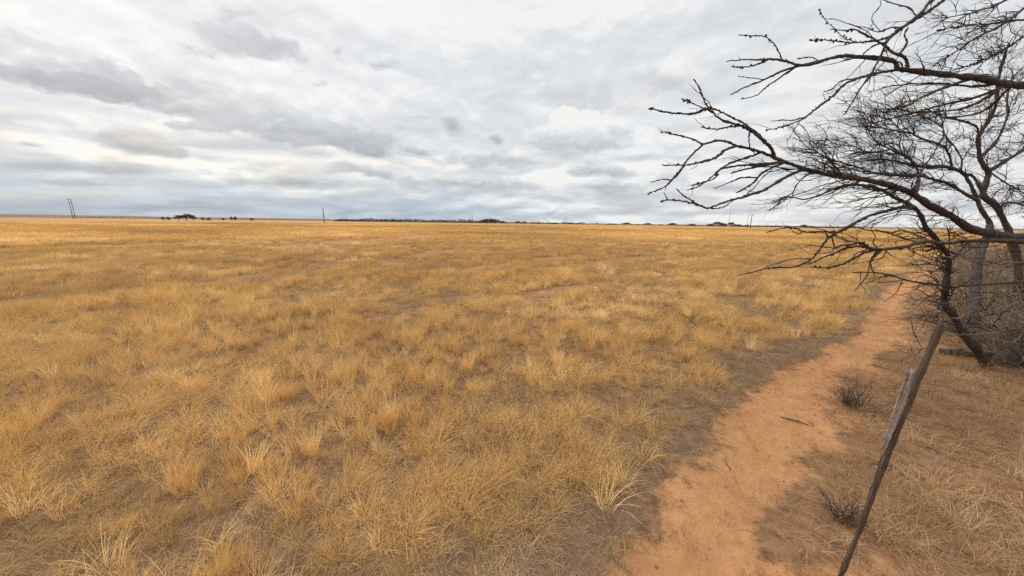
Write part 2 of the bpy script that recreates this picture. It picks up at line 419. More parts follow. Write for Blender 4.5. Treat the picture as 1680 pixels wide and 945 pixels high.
M_PALE = mat_wood('weathered_grey_timber', (0.13, 0.105, 0.082), (0.46, 0.39, 0.32))
M_POLE = mat_wood('pole_timber', (0.055, 0.045, 0.040), (0.10, 0.085, 0.075))
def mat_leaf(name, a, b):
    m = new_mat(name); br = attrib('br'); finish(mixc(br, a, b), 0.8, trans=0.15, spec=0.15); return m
M_LEAF = mat_leaf('hazed_dark_foliage', (0.048, 0.052, 0.040), (0.115, 0.118, 0.088))  # colours lightened to stand in for haze over the distance
M_DRYL = mat_leaf('hazed_dry_foliage', (0.11, 0.096, 0.076), (0.21, 0.185, 0.15))  # dry grey-brown, made paler in place of haze
def plain(name, col, rough=0.6):
    m = new_mat(name); n = noise(obj_coord(), 25, 3, 0.6); finish(mixc(n, tuple(c*0.8 for c in col), tuple(c*1.2 for c in col)), rough); return m
M_INS = plain('insulator_ceramic', (0.12, 0.10, 0.09), 0.3)
M_WIRE = plain('rusty_wire', (0.09, 0.06, 0.045), 0.6)
M_STEEL = plain('mast_steel', (0.30, 0.30, 0.31), 0.5)
M_CLOD = plain('soil_clod', (0.30, 0.13, 0.055), 0.95)

# ------------------------------------------------------------------ ground sheet and path
def ground_attrs(me, x, y):
    r = np.hypot(x, y); sd, side, d = path_sd(x, y); tm = track_mask(x, y)
    near_fence = (side < 0)*sstep(0.0, 0.35, sd)*(1-sstep(6, 10, sd))
    soil = (1-sstep(-0.22, 0.26, sd))
    patch = (side < 0)*(1-sstep(0.10, 1.2, sd))*sstep(0.55, 0.68, fbm(x, y, 0.7, 3, 61))*0.7
    soil = np.maximum(np.maximum(soil, patch), tm*0.62)
    verge = (side > 0)*sstep(0.0, 0.2, sd)*(1-sstep(0.2, 0.75, sd+(fbm(x, y, 0.8, 3, 63)-0.5)*1.2))
    th = np.maximum(np.maximum(bare(x, y), verge), 0.35*tm)*(1-sstep(25, 70, r)*0.8)
    for n, v in (('soil', soil), ('thatch', th), ('fence', near_fence), ('far', sstep(18, 75, r)*(1-tm*0.9)), ('plain', sstep(900, 1500, r))): attr(me, n, v)
rr = 0.25*1.0175**np.arange(600); rr = rr[rr < 9000]
th = np.radians(np.concatenate([np.arange(-85, 85, 0.42), np.arange(85, 275, 4.0)]))
R_, T_ = np.meshgrid(rr, th, indexing='ij'); X, Y = R_*np.sin(T_), R_*np.cos(T_)
V = np.stack([X, Y, gz(X, Y)], -1).reshape(-1, 3); nr, na = X.shape
i = np.arange(nr-1)[:, None]*na; j = np.arange(na)[None, :]; k = (j+1) % na
Q = np.stack([i+j, i+na+j, i+na+k, i+k], -1).reshape(-1, 4)[:, ::-1]
V = np.vstack([V, [[0, 0, float(gz(0., 0.))]]]); jj = np.arange(na)
T = np.stack([np.full(na, nr*na), jj, (jj+1) % na], -1)[:, ::-1]
me = np_mesh('ground', V, Q, T); ground_attrs(me, V[:, 0], V[:, 1])
tag(link('ground', me, mat=MG), kind='structure')
cl = spline(np.column_stack([pc, pw]), 14)
tg = np.gradient(cl[:, :2], axis=0); tg /= np.linalg.norm(tg, axis=1)[:, None]; nrm = np.column_stack([-tg[:, 1], tg[:, 0]])
sv = np.linspace(-1, 1, 17)
wv = cl[:, 2][:, None]*sv[None, :]*1.06
jit = 1+0.30*(fbm(np.arange(len(cl))*0.35, sv[0]*0, 1.0, 3, 71)-0.5)
PX = cl[:, 0][:, None]+nrm[:, 0][:, None]*wv*jit[:, None]; PY = cl[:, 1][:, None]+nrm[:, 1][:, None]*wv*jit[:, None]
pz = gz(PX, PY)+0.006-0.016*np.abs(sv)[None, :]**8
V = np.stack([PX, PY, pz], -1).reshape(-1, 3); n0, n1_ = PX.shape
i = np.arange(n0-1)[:, None]*n1_; j = np.arange(n1_-1)[None, :]
Q = np.stack([i+j, i+j+1, i+n1_+j+1, i+n1_+j], -1).reshape(-1, 4)[:, ::-1]
me = np_mesh('path', V, Q); ground_attrs(me, V[:, 0], V[:, 1]); tag(link('path', me, mat=MG), kind='structure')

# ------------------------------------------------------------------ grass: tuft shapes, scattered by geometry nodes
def tuft(name, n, h, spread, lean, width, mat, base=0.06, seed=0, segs=4, lod=(0, 0), flat=0.0, curl=0.5):
    g = np.random.default_rng(seed); V, Q, T, B = [], [], [], []; c = 0
    for _ in range(n):
        az = g.uniform(0, 2*PI); rb = base*math.sqrt(g.uniform()); bx, by = rb*math.cos(az), rb*math.sin(az)
        oa = az+g.normal(0, 0.7); L = h*g.uniform(0.5, 1.12); s = spread*g.uniform(0.25, 1.25)
        px, py = bx, by; pz = 0.0; tilt = s*0.35; cv = s*1.1*curl*2/segs; pts = [(px, py, pz-0.01)]
        lx, ly = lean*g.uniform(0.4, 1.4), lean*0.35*g.normal()
        for q in range(segs):
            tilt = min(tilt+cv*g.uniform(0.6, 1.4), 2.0)
            dx, dy, dz = math.sin(tilt)*math.cos(oa)+lx*(q+1)/segs, math.sin(tilt)*math.sin(oa)+ly*(q+1)/segs, math.cos(tilt)*(1-flat)
            l = math.sqrt(dx*dx+dy*dy+dz*dz); st = L/segs
            px += dx/l*st; py += dy/l*st; pz = max(pz+dz/l*st, 0.004+0.02*g.uniform()); pts.append((px, py, pz))
        f = g.uniform(0, 2*PI); wx, wy = math.cos(f), math.sin(f); w = width*g.uniform(0.6, 1.3); b = g.uniform()
        for q, p in enumerate(pts):
            ww = w*(1-0.75*q/segs)*0.5
            V += [(p[0]-wx*ww, p[1]-wy*ww, p[2]), (p[0]+wx*ww, p[1]+wy*ww, p[2])]; B += [b, b]
        for q in range(segs): Q.append((c+2*q, c+2*q+1, c+2*q+3, c+2*q+2))
        c += 2*(segs+1)
    me = np_mesh(name, V, Q, None, True); attr(me, 'br', B); me.materials.append(mat)
    return bpy.data.objects.new(name, me)
def patch(name, n, size, h, width, mat, seed, per=7):      # several small tufts in one sheet, for farther off
    g = np.random.default_rng(seed); V, Q, B = [], [], []; c = 0
    for _ in range(n):
        x0, y0 = g.uniform(-size/2, size/2, 2); b0 = g.uniform()
        for _ in range(per):
            az = g.uniform(0, 2*PI); L = h*g.uniform(0.55, 1.15); s = g.uniform(0.05, 0.75); f = g.uniform(0, 2*PI); w = width*g.uniform(0.6, 1.3)
            x, y = x0+g.normal(0, 0.05), y0+g.normal(0, 0.05)
            for t in (0, 0.5, 1.0):
                ww = w*(1-0.8*t)/2; o = s*t*t*L
                px, py, pz = x+o*math.cos(az)+0.12*L*t, y+o*math.sin(az), L*t*math.cos(s*t)
                V += [(px-math.cos(f)*ww, py-math.sin(f)*ww, pz), (px+math.cos(f)*ww, py+math.sin(f)*ww, pz)]; B += [min(1, max(0, b0*0.6+0.4*g.uniform()))]*2
            Q += [(c, c+1, c+3, c+2), (c+2, c+3, c+5, c+4)]; c += 6
    me = np_mesh(name, V, Q, None, True); attr(me, 'br', B); me.materials.append(mat)
    return bpy.data.objects.new(name, me)
def scatter(name, pts, rot, scl, idx, tint, hue, protos, label, cat):
    col = bpy.data.collections.new(name+'_shapes')
    for k, o in enumerate(protos): o.name = '%s_%02d' % (name, k); col.objects.link(o)
    me = bpy.data.meshes.new(name); me.vertices.add(len(pts)); me.vertices.foreach_set('co', np.asarray(pts, np.float32).ravel())
    attr(me, 'rot', np.asarray(rot, np.float32), 'FLOAT_VECTOR'); attr(me, 'scl', np.asarray(scl, np.float32), 'FLOAT_VECTOR')
    a = me.attributes.new('idx', 'INT', 'POINT'); a.data.foreach_set('value', np.asarray(idx, np.int32))
    attr(me, 'tint', np.asarray(tint, np.float32)); attr(me, 'hue', np.asarray(hue, np.float32))
    o = link(name, me)
    ng = bpy.data.node_groups.new(name, 'GeometryNodeTree')
    ng.interface.new_socket('Geometry', in_out='INPUT', socket_type='NodeSocketGeometry'); ng.interface.new_socket('Geometry', in_out='OUTPUT', socket_type='NodeSocketGeometry')
    N = ng.nodes; gi, go = N.new('NodeGroupInput'), N.new('NodeGroupOutput'); ip = N.new('GeometryNodeInstanceOnPoints'); ci = N.new('GeometryNodeCollectionInfo')
    ci.inputs[0].default_value = col; ci.inputs['Separate Children'].default_value = True; ci.inputs['Reset Children'].default_value = True
    def na_(n, t):
        x = N.new('GeometryNodeInputNamedAttribute'); x.data_type = t; x.inputs['Name'].default_value = n; return x.outputs['Attribute']
    L = ng.links
    L.new(gi.outputs[0], ip.inputs['Points']); L.new(ci.outputs[0], ip.inputs['Instance']); ip.inputs['Pick Instance'].default_value = True
    L.new(na_('idx', 'INT'), ip.inputs['Instance Index']); L.new(na_('rot', 'FLOAT_VECTOR'), ip.inputs['Rotation']); L.new(na_('scl', 'FLOAT_VECTOR'), ip.inputs['Scale'])
    L.new(ip.outputs[0], go.inputs[0])
    md = o.modifiers.new('scatter', 'NODES'); md.node_group = ng
    tag(o, label, cat, kind='stuff')
    return o
def wedge(r1, r2, dens, half=82):
    n = int(dens*math.radians(2*half)/2*(r2*r2-r1*r1))
    r = np.sqrt(rng.uniform(r1*r1, r2*r2, n)); a = np.radians(rng.uniform(-half, half, n))
    return r*np.sin(a), r*np.cos(a)
def disc(r, dens):
    n = int(dens*PI*r*r); q = r*np.sqrt(rng.uniform(0, 1, n)); a = rng.uniform(0, 2*PI, n); return q*np.sin(a), q*np.cos(a)
TREE_ZONE = np.array([G(1520, 436)[:2], G(1600, 590)[:2]])

def make_grass():
    pr = [tuft('tuft', 62, 0.27, 0.50, 0.10, 0.0034, M_GOLD, 0.050, 1), tuft('tuft', 54, 0.31, 0.42, 0.18, 0.0034, M_GOLD, 0.045, 2),
          tuft('tuft', 66, 0.26, 0.80, 0.35, 0.0034, M_GOLD, 0.075, 3, curl=0.8), tuft('tuft', 58, 0.31, 0.85, 0.9, 0.0034, M_GOLD, 0.065, 4, curl=0.8),
          tuft('tuft', 60, 0.28, 1.05, 0.7, 0.0034, M_GOLD, 0.09, 5, curl=0.9), tuft('tuft', 40, 0.20, 0.9, 0.3, 0.0034, M_GOLD, 0.05, 6),
          patch('patch', 18, 0.7, 0.22, 0.0095, M_GOLD, 11, 9), patch('patch', 15, 0.55, 0.28, 0.0095, M_GOLD, 12, 10),
          patch('patch', 60, 3.0, 0.36, 0.030, M_GOLD, 13, 8), patch('patch', 60, 3.0, 0.34, 0.030, M_GOLD, 14, 8), tuft('stalks', 12, 0.46, 0.5, 0.35, 0.0036, M_GOLD, 0.07, 15, curl=0.9)]
    PT, RO, SC, IX, TI, HU = [], [], [], [], [], []
    def put(x, y, s, ix, ti, hu, rz, sz=None):
        PT.append(np.column_stack([x, y, gz(x, y)])); n = len(x)
        RO.append(np.column_stack([rng.normal(0, 0.08, n), rng.normal(0, 0.08, n), rz])); SC.append(np.column_stack([s, s, s if sz is None else sz])); IX.append(ix); TI.append(ti); HU.append(hu)
    def fields(x, y):
        sd, side, _ = path_sd(x, y); tm = track_mask(x, y); b = bare(x, y)
        edge = sstep(0.12, 0.85, sd+(fbm(x, y, 0.8, 3, 63)-0.5)*1.2)*(side > 0)*sstep(0.0, 0.1, sd)
        edge = np.maximum(edge, 0.75*(side < 0)*sstep(4.5, 8.0, sd+(fbm(x, y, 2.0, 2, 64)-0.5)*3))
        return sd, side, tm, b, edge
    big = lambda x, y: fbm(x+0.5*y, y*1.6, 7.0, 3, 81)
    # near tufts
    for (xx, yy, full) in ((*wedge(0.6, 13, 76), 1), (*disc(2.5, 20), 0)):
        x, y = xx, yy
        sd, side, tm, b, edge = fields(x, y)
        pr_ = (0.12+0.88*(1-b)**1.3)*edge*(1-0.95*tm)
        keep = rng.uniform(size=len(x)) < pr_
        x, y, b, tm = x[keep], y[keep], b[keep], tm[keep]; n = len(x)
        sz = 0.26+0.92*fbm(x, y, 0.38, 2, 83)+rng.normal(0, 0.17, n); sz = np.clip(sz*(1-0.30*b), 0.28, 1.05)
        lodge = fbm(x, y, 1.8, 2, 84)
        ix = np.where(lodge > 0.56, rng.choice([2, 3, 4], n), rng.choice([0, 1, 2, 5, 10], n, p=[0.27, 0.25, 0.22, 0.18, 0.08]))
        ti = np.clip(0.10+0.7*(fbm(x, y, 2.2, 3, 85)-0.25)+0.42*(sz-0.35)+rng.normal(0, 0.17, n), 0, 1)
        hu = np.clip(b*0.5+0.58-sz*0.72+rng.normal(0.05, 0.24, n), 0, 1.0)
        rz = 0.35+rng.normal(0, 0.55, n); rz = np.where(ix < 2, rng.uniform(0, 2*PI, n), rz)
        put(x, y, sz, ix, ti, hu, rz)
    # middle distance
    x, y = wedge(11.5, 42, 5.0); sd, side, tm, b, edge = fields(x, y)
    keep = rng.uniform(size=len(x)) < (0.30+0.70*(1-b))*edge*(1-0.95*tm); x, y, b = x[keep], y[keep], b[keep]; n = len(x)
    put(x, y, rng.uniform(0.7, 1.15, n), rng.choice([6, 7], n), np.clip(0.22+0.9*(fbm(x, y, 3.0, 3, 85)-0.25)+rng.normal(0, 0.2, n), 0, 1), np.clip(b*0.5+rng.normal(0.2, 0.2, n), 0, 0.9), rng.normal(0, 0.6, n), rng.uniform(0.5, 1.15, n))
    # far field
    x, y = wedge(38, 190, 0.30); sd, side, tm, b, edge = fields(x, y)
    keep = rng.uniform(size=len(x)) < edge*(1-0.97*tm); x, y, b = x[keep], y[keep], b[keep]; n = len(x)
    bg = big(x*0.3, y*0.3)
    put(x, y, rng.uniform(0.8, 1.2, n), rng.choice([8, 9], n), np.clip(0.45+1.1*(bg-0.5)+rng.normal(0, 0.1, n), 0, 1), np.clip((0.55-bg)*1.5, 0, 0.6), rng.normal(0, 0.6, n), rng.uniform(0.6, 1.0, n))
    scatter('grass', np.vstack(PT), np.vstack(RO), np.vstack(SC), np.concatenate(IX), np.concatenate(TI), np.concatenate(HU), pr, 'tall golden dry grass covering the whole open field', 'grass')
    print('grass', sum(len(p) for p in PT))
def make_litter():
    pr = [tuft('mat', 60, 0.17, 1.5, 0.0, 0.0034, M_GREY, 0.16, 21, flat=0.82), tuft('mat', 70, 0.20, 1.3, 0.4, 0.0034, M_GREY, 0.18, 22, flat=0.78),
          tuft('mat', 48, 0.13, 1.2, 0.2, 0.0032, M_GREY, 0.14, 23, flat=0.5), tuft('mat', 44, 0.11, 0.9, 0.1, 0.0034, M_GREY, 0.09, 24, flat=0.1)]
    x, y = wedge(0.5, 12, 58); x2, y2 = disc(2.5, 24); x = np.concatenate([x, x2]); y = np.concatenate([y, y2])
    sd, side, d = path_sd(x, y); tm = track_mask(x, y)
    p = sstep(-0.10, 0.35, sd+rng.normal(0, 0.10, len(x)))*np.where(side > 0, 0.95, 0.42)*(1-0.35*tm)
    p = np.maximum(p, 0.03*(sd < 0.1))
    keep = rng.uniform(size=len(x)) < p; x, y = x[keep], y[keep]; n = len(x)
    scatter('dead_grass_litter', np.column_stack([x, y, gz(x, y)+0.004]), np.column_stack([rng.normal(0, 0.06, n), rng.normal(0, 0.06, n), rng.uniform(0, 2*PI, n)]),
            np.repeat(rng.uniform(0.45, 1.1, n)[:, None], 3, 1), rng.integers(0, 4, n), np.clip(0.1+0.9*fbm(x, y, 1.2, 3, 91)+rng.normal(0, 0.15, n), 0, 1), np.clip(rng.normal(0.3, 0.25, n), 0, 1), pr,
            'grey brown matted dead grass lying between tufts and beside the path', 'dead grass')
def make_verge():
    pr = [tuft('verge', 46, 0.16, 1.3, 0.2, 0.0036, M_BROWN, 0.14, 31, flat=0.55), tuft('verge', 40, 0.20, 0.9, 0.1, 0.0034, M_BROWN, 0.08, 32),
          tuft('verge', 56, 0.15, 1.6, 0.5, 0.0034, M_BROWN, 0.17, 33, flat=0.8), tuft('verge', 30, 0.30, 0.6, 0.15, 0.0034, M_BROWN, 0.06, 34)]
    x, y = wedge(0.5, 16, 85); x2, y2 = disc(3, 20); x = np.concatenate([x, x2]); y = np.concatenate([y, y2])
    sd, side, d = path_sd(x, y)
    clump = fbm(x, y, 0.7, 3, 95)
    p = (side < 0)*sstep(-0.10, 0.5, sd+rng.normal(0, 0.12, len(x)))*(0.40+0.60*sstep(0.40, 0.62, clump))
    keep = (rng.uniform(size=len(x)) < p) & (sd < 12); x, y, clump = x[keep], y[keep], clump[keep]; n = len(x)
    scatter('verge_grass', np.column_stack([x, y, gz(x, y)+0.003]), np.column_stack([rng.normal(0, 0.1, n), rng.normal(0, 0.1, n), rng.uniform(0, 2*PI, n)]),
            np.repeat(rng.uniform(0.5, 1.25, n)[:, None], 3, 1), rng.choice(4, n, p=[0.36, 0.22, 0.36, 0.06]), np.clip(0.15+0.8*fbm(x, y, 1.0, 3, 97)+rng.normal(0, 0.2, n), 0, 1), np.clip(rng.normal(0.35, 0.3, n), 0, 1), pr,
            'short brown dry grass and litter on red soil beyond the path', 'dry grass')
def make_clods():
    pr = []
    for k in range(3):
        g = np.random.default_rng(50+k); t = np.array([[math.sin(a)*math.cos(b), math.cos(a)*math.cos(b), math.sin(b)] for b in (-0.9, -0.2, 0.5, 1.3) for a in np.arange(6)*PI/3])
        t = t*g.uniform(0.7, 1.2, (24, 1))*np.array([1, 0.8, 0.55]); q = [(r*6+c, r*6+(c+1) % 6, r*6+6+(c+1) % 6, r*6+6+c) for r in range(3) for c in range(6)]
        me = np_mesh('clod', t, q, [(18, 18+c, 19+c) for c in range(1, 5)]); attr(me, 'br', g.uniform(size=24)); me.materials.append(M_CLOD); pr.append(bpy.data.objects.new('clod', me))
    x, y = wedge(0.8, 7, 60); sd, side, d = path_sd(x, y); keep = ((sd < 0.25) | ((side < 0) & (sd < 1.6))) & (rng.uniform(size=len(x)) < 0.35+0.6*sstep(0.45, 0.65, fbm(x, y, 0.4, 2, 99)))
    x, y = x[keep], y[keep]; n = len(x)
    scatter('soil_clods', np.column_stack([x, y, gz(x, y)+0.008]), rng.uniform(0, 6, (n, 3))*np.array([0.05, 0.05, 1]), np.repeat((0.003+0.011*rng.uniform(size=n)**3)[:, None], 3, 1), rng.integers(0, 3, n), rng.uniform(size=n), rng.uniform(size=n), pr,
            'small red soil crumbs scattered on the trodden footpath', 'soil')
def make_twigs():
    pr = []
    for k in range(3):
        g = np.random.default_rng(70+k); t = Tubes(); p = np.cumsum(np.vstack([[0, 0, 0.004], g.normal(0, 1, (5, 3))*[0.012, 0.018, 0.002]+[0.045, 0, 0.001]]), axis=0); t.add(p, np.linspace(0.0035, 0.0012, 6), 4)
        t.add([p[2], p[2]+[0.03, 0.035*(1-2*(k % 2)), 0.006], p[2]+[0.07, 0.05*(1-2*(k % 2)), 0.008]], [0.002, 0.0016, 0.001], 4); me = t.mesh('twig'); me.materials.append(M_SHRUB if k else M_TWIG); pr.append(bpy.data.objects.new('twig', me))
    x, y = wedge(0.8, 12, 16); sd, side, d = path_sd(x, y); keep = (rng.uniform(size=len(x)) < np.where(side < 0, 0.55*sstep(0, 0.4, sd)+0.04, 0.10*(sd < 1.5))) & (sd < 7); x, y = x[keep], y[keep]; n = len(x)
    scatter('fallen_twigs', np.column_stack([x, y, gz(x, y)+0.010]), np.column_stack([rng.normal(0, 0.08, n), rng.normal(0, 0.08, n), rng.uniform(0, 6.28, n)]), np.repeat(rng.uniform(0.4, 1.5, n)[:, None], 3, 1), rng.integers(0, 3, n), rng.uniform(size=n), rng.uniform(size=n), pr,
            'small dead twigs littering the ground below the trees', 'twigs')
make_twigs(); make_grass(); make_litter(); make_verge(); make_clods()

# ------------------------------------------------------------------ bare trees
def grow(out, p, d, L, r, lvl, g, bias, wob=0.17, kids=3.2, knob=0.6):
    st = max(0.035, L/14); n = max(3, int(L/st)); pts = [p]; q = p.copy(); d = d/np.linalg.norm(d); dirs = [d]
    for k in range(n):
        d = d+g.normal(0, wob, 3)+bias*0.15; d /= np.linalg.norm(d)
        q = q+d*(L/n); pts.append(q); dirs.append(d)
    t = np.linspace(0, 1, n+1); rad = r*(1-0.72*t)
    rad = rad*(1+knob*(g.uniform(size=n+1) < 0.35))
    out.append((np.array(pts), rad, lvl))
    if lvl > 0:
        for k in range(1, n+1):
            m = g.poisson(kids*L/n/max(L, 0.25)*1.35)
            for _ in range(m):
                ax = g.normal(size=3); dd = dirs[k]; ax -= dd*(ax@dd); ax /= np.linalg.norm(ax)+1e-9
                an = g.uniform(0.5, 1.15); nd = dd*math.cos(an)+ax*math.sin(an)
                grow(out, pts[k], nd, L*g.uniform(0.28, 0.6)*(1-0.35*t[k]), rad[k]*0.62, lvl-1, g, bias, wob, kids, knob)
class BareTree:
    def __init__(s, name, label, seed, twig_mat, bark, group=None):
        s.g = np.random.default_rng(seed); s.br = {}; s.name = name; s.label = label; s.tm, s.bm, s.group = twig_mat, bark, group; s.tw = []; s.limbs = []; s.dead = []
    def trace(s, key, px, w0, w1, d0=None, d1=None, parent=None, dd=0.0, part='limb', pre=None, knob=True, wig=0.35):
        """px: (x, y) list from thick end to thin end; depth runs d0 -> d1, or starts on the parent and drifts by dd"""
        px = np.array(px, float)
        if parent is not None:
            pp, pd = s.br[parent]['px'], s.br[parent]['d']; k = int(np.argmin(np.hypot(pp[:, 0]-px[0, 0], pp[:, 1]-px[0, 1])))
            px[0] = pp[k]; d0 = pd[k]; d1 = d0+dd
        c = spline(px, 6); n = len(c); L = np.r_[0, np.cumsum(np.hypot(*np.diff(c, axis=0).T))]; t = L/L[-1]
        c = c+s.g.normal(0, 1.6 if part == 'dead' else wig, c.shape)*np.where((t > 0.02)[:, None], 1, 0)
        wv = 0.05*np.sin(t*PI*s.g.uniform(1, 2.2)+s.g.uniform(0, 6))*min(1.0, L[-1]/200); wv -= wv[0]
        d = d0+(d1-d0)*t+wv
        w = w0+(w1-w0)*t**0.8
        pts = np.array([P(x, y, q) for (x, y), q in zip(c, d)])
        tv = np.gradient(c, axis=0); tv /= np.linalg.norm(tv, axis=1)[:, None]+1e-9; rv = c-np.array([CX, CY]); rl = np.linalg.norm(rv, axis=1)/F
        rv = rv/(np.linalg.norm(rv, axis=1)[:, None]+1e-9); cr = tv[:, 0]*rv[:, 1]-tv[:, 1]*rv[:, 0]
        rad = w/2*d/F/np.sqrt(1+rl**2*cr**2)*np.where(w > 8, 0.70, 0.86)
        if knob and w0 < 9: rad = rad*(1+0.5*(s.g.uniform(size=n) < 0.28)*(t > 0.15))
        elif w0 >= 9: rad = rad*(1+0.10*np.convolve(s.g.normal(size=n+2), np.ones(3)/1.7, 'valid'))
        s.br[key] = dict(px=c, d=d, pts=pts, rad=rad, t=t)
        full, fr = (pts, rad) if pre is None else (np.vstack([spline(pre, 5)[:-1], pts]), np.r_[np.linspace(1, 0, len(spline(pre, 5))-1)**1.5*rad[0]*(1.3 if w0 > 15 else 0.5)+rad[0], rad])
        (s.dead if part == 'dead' else s.tw if part == 'twig' else s.limbs).append((full, fr, part))
        return s
    def sprout(s, keys, per_m, L, r, lvl=1, bias=(0, 0, 0), t0=0.1, t1=1.0, lr=(0.5, 1.2), kids=3.0, flatten=1.0, along=0.6):
        bias = np.array(bias, float)
        for k in keys:
            b = s.br[k]; pts = b['pts']; seg = np.linalg.norm(np.diff(pts, axis=0), axis=1)
            tot = seg.sum()
            for _ in range(s.g.poisson(per_m*tot*(t1-t0))):
                u = s.g.uniform(t0, t1); i = int(np.searchsorted(b['t'], u)); i = min(max(i, 1), len(pts)-1)
                d = pts[i]-pts[i-1]; d /= np.linalg.norm(d)+1e-9; ax = s.g.normal(size=3); ax -= d*(ax@d); ax /= np.linalg.norm(ax)
                nd = d*along+ax*s.g.uniform(0.5, 1.0)+bias*0.6
                grow(s.tw, pts[i].copy(), nd, L*s.g.uniform(*lr), min(r, b['rad'][i]*0.7), lvl, s.g, bias, kids=kids)
        return s
    def buds(s, keys, per_m, r):
        for k in keys:
            b = s.br[k]; pts = b['pts']; n = s.g.poisson(per_m*np.linalg.norm(np.diff(pts, axis=0), axis=1).sum())
            for _ in range(n):
                i = s.g.integers(2, len(pts)); f = s.g.uniform(); c = pts[i-1]*(1-f)+pts[i]*f
                if b['rad'][i] > 0.02: continue
                d = s.g.normal(size=3); d /= np.linalg.norm(d); q = r*s.g.uniform(0.6, 1.25)
                s.tw.append((np.array([c-d*q*0.2, c+d*q*0.5, c+d*q*1.3, c+d*q*2.0]), np.array([0.5, 1.0, 0.9, 0.25])*q, 0))
        return s
    def build(s, base):
        root = empty(s.name, base); tag(root, s.label, 'tree', s.group)
        inv = np.array(base)
        tk = Tubes()
        for pts, rad, part in s.limbs:
            if part == 'trunk': tk.add(pts-inv, rad, 12)
        if tk.n: link('trunk', tk.mesh('trunk'), root, s.bm)
        for pts, rad, part in s.limbs:
            if part == 'limb':
                t = Tubes(); t.add(pts-inv, rad, 8); link('limb', t.mesh('limb'), root, s.bm)
        tw = Tubes()
        for it in s.tw:
            rad = it[1]; tw.add(it[0]-inv, rad, 5 if rad[0] > 0.006 else 4 if rad[0] > 0.003 else 3)
        if tw.n: link('twigs', tw.mesh('twigs'), root, s.tm)
        for pts, rad, part in s.dead:
            t = Tubes(); t.add(pts-inv, rad, 6); o = link('dead_branch', t.mesh('dead_branch'), root, M_DEAD); o['label'] = 'pale bare dead branch'
        return root

# the low limbed tree beside the path: long black limb reaching out over the field
A = BareTree('bare_tree', 'bare dark tree with long low limb reaching left over the path and field', 101, M_TWIG, M_BARK)
gA = G(1618, 596); bA = gA.copy(); bA[2] = float(gz(gA[0], gA[1]))-0.03
pre = [np.array([7.35, 4.55, -0.05]), np.array([7.6, 4.5, 0.7]), np.array([7.45, 4.4, 1.5]), np.array([6.95, 4.35, 1.86])]
A.trace('M', [(1700, 393), (1640, 386), (1592, 375), (1562, 355), (1527, 338), (1497, 318), (1470, 307), (1444, 300), (1400, 292), (1364, 287), (1330, 280), (1303, 271), (1276, 261), (1269, 258)], 26, 9, 4.25, 3.15, part='trunk', pre=pre)
A.trace('S', [(1618, 600), (1600, 570), (1588, 556), (1574, 538), (1562, 514), (1549, 497), (1553, 460), (1556, 425), (1545, 404), (1531, 387), (1518, 371), (1511, 355), (1503, 343), (1488, 334), (1470, 325), (1448, 312), (1425, 305)], 27, 8, 4.75, 3.95, part='trunk')
A.trace('S2', [(1428, 306), (1400, 303), (1370, 309), (1345, 320), (1318, 327), (1290, 322), (1276, 330)], 6, 1.5, parent='S', dd=0.3)
A.trace('f1', [(1270, 259), (1268, 249), (1263, 240), (1248, 227), (1230, 213), (1211, 205), (1185, 197), (1167, 182), (1155, 165), (1150, 149), (1138, 130)], 8, 2, parent='M', dd=-0.25)
A.trace('f1b', [(1266, 246), (1246, 222), (1222, 204), (1200, 192), (1180, 182), (1162, 176)], 5, 2.5, parent='f1', dd=-0.2)
A.trace('f1c', [(1170, 185), (1158, 179), (1146, 184), (1131, 187), (1116, 186), (1101, 185), (1082, 182), (1067, 177.5)], 4.5, 2.5, parent='f1', dd=-0.2, part='twig')
A.trace('f1d', [(1166, 180), (1143, 173), (1128, 166), (1118, 163)], 3, 1.6, parent='f1', dd=0.15, part='twig')
A.trace('f1e', [(1214, 206), (1192, 209), (1173, 212), (1150, 208.5)], 3.5, 1.8, parent='f1', dd=0.1, part='twig')
A.trace('f1f', [(1174, 188), (1163, 168), (1154, 160), (1147, 150)], 3, 1.5, parent='f1', dd=0.12, part='twig')
A.trace('f1g', [(1230, 213), (1229, 228), (1231, 242), (1238, 252)], 3, 2, parent='f1', dd=0.05, part='twig')
A.trace('f2', [(1268, 257), (1250, 250), (1230, 244), (1208, 239), (1192, 232), (1173, 231), (1154, 236), (1135, 228), (1109, 221), (1084, 216)], 7, 2, parent='M', dd=0.2)
A.trace('f2b', [(1155, 235), (1140, 249), (1127, 263), (1119, 275), (1108, 288), (1101, 297), (1093, 305), (1078, 312), (1063, 318)], 4, 1.8, parent='f2', dd=0.2)
A.trace('f2c', [(1206, 240), (1190, 246), (1181, 254), (1162, 263), (1131, 270), (1110, 271), (1086, 271)], 5, 1.8, parent='f2', dd=-0.25)
A.trace('f2d', [(1125, 271), (1115, 283), (1103, 295), (1090, 294), (1067, 299)], 3, 1.6, parent='f2c', dd=-0.1, part='twig')
A.trace('f2e', [(1104, 296), (1094, 303), (1091, 312)], 2.5, 1.5, parent='f2d', dd=0.0, part='twig')
A.trace('f3a', [(1290, 267), (1268, 268), (1243, 270), (1210, 272), (1188, 276), (1177, 281), (1175, 290), (1161, 297), (1133, 304)], 6, 1.6, parent='M', dd=-0.3)
A.trace('f3b', [(1284, 266), (1257, 271), (1232, 276), (1210, 281), (1199, 284.5)], 5, 2.5, parent='M', dd=0.25)
A.trace('f3c', [(1250, 252), (1227, 258), (1205, 265), (1188, 273), (1174, 284), (1160, 297), (1145, 306), (1128, 312)], 4.5, 1.5, parent='f2', dd=0.2, part='twig')
A.trace('f3d', [(1285, 267), (1265, 276), (1249, 285), (1238, 298), (1221, 310), (1209, 316)], 4.5, 2.4, parent='M', dd=0.3)
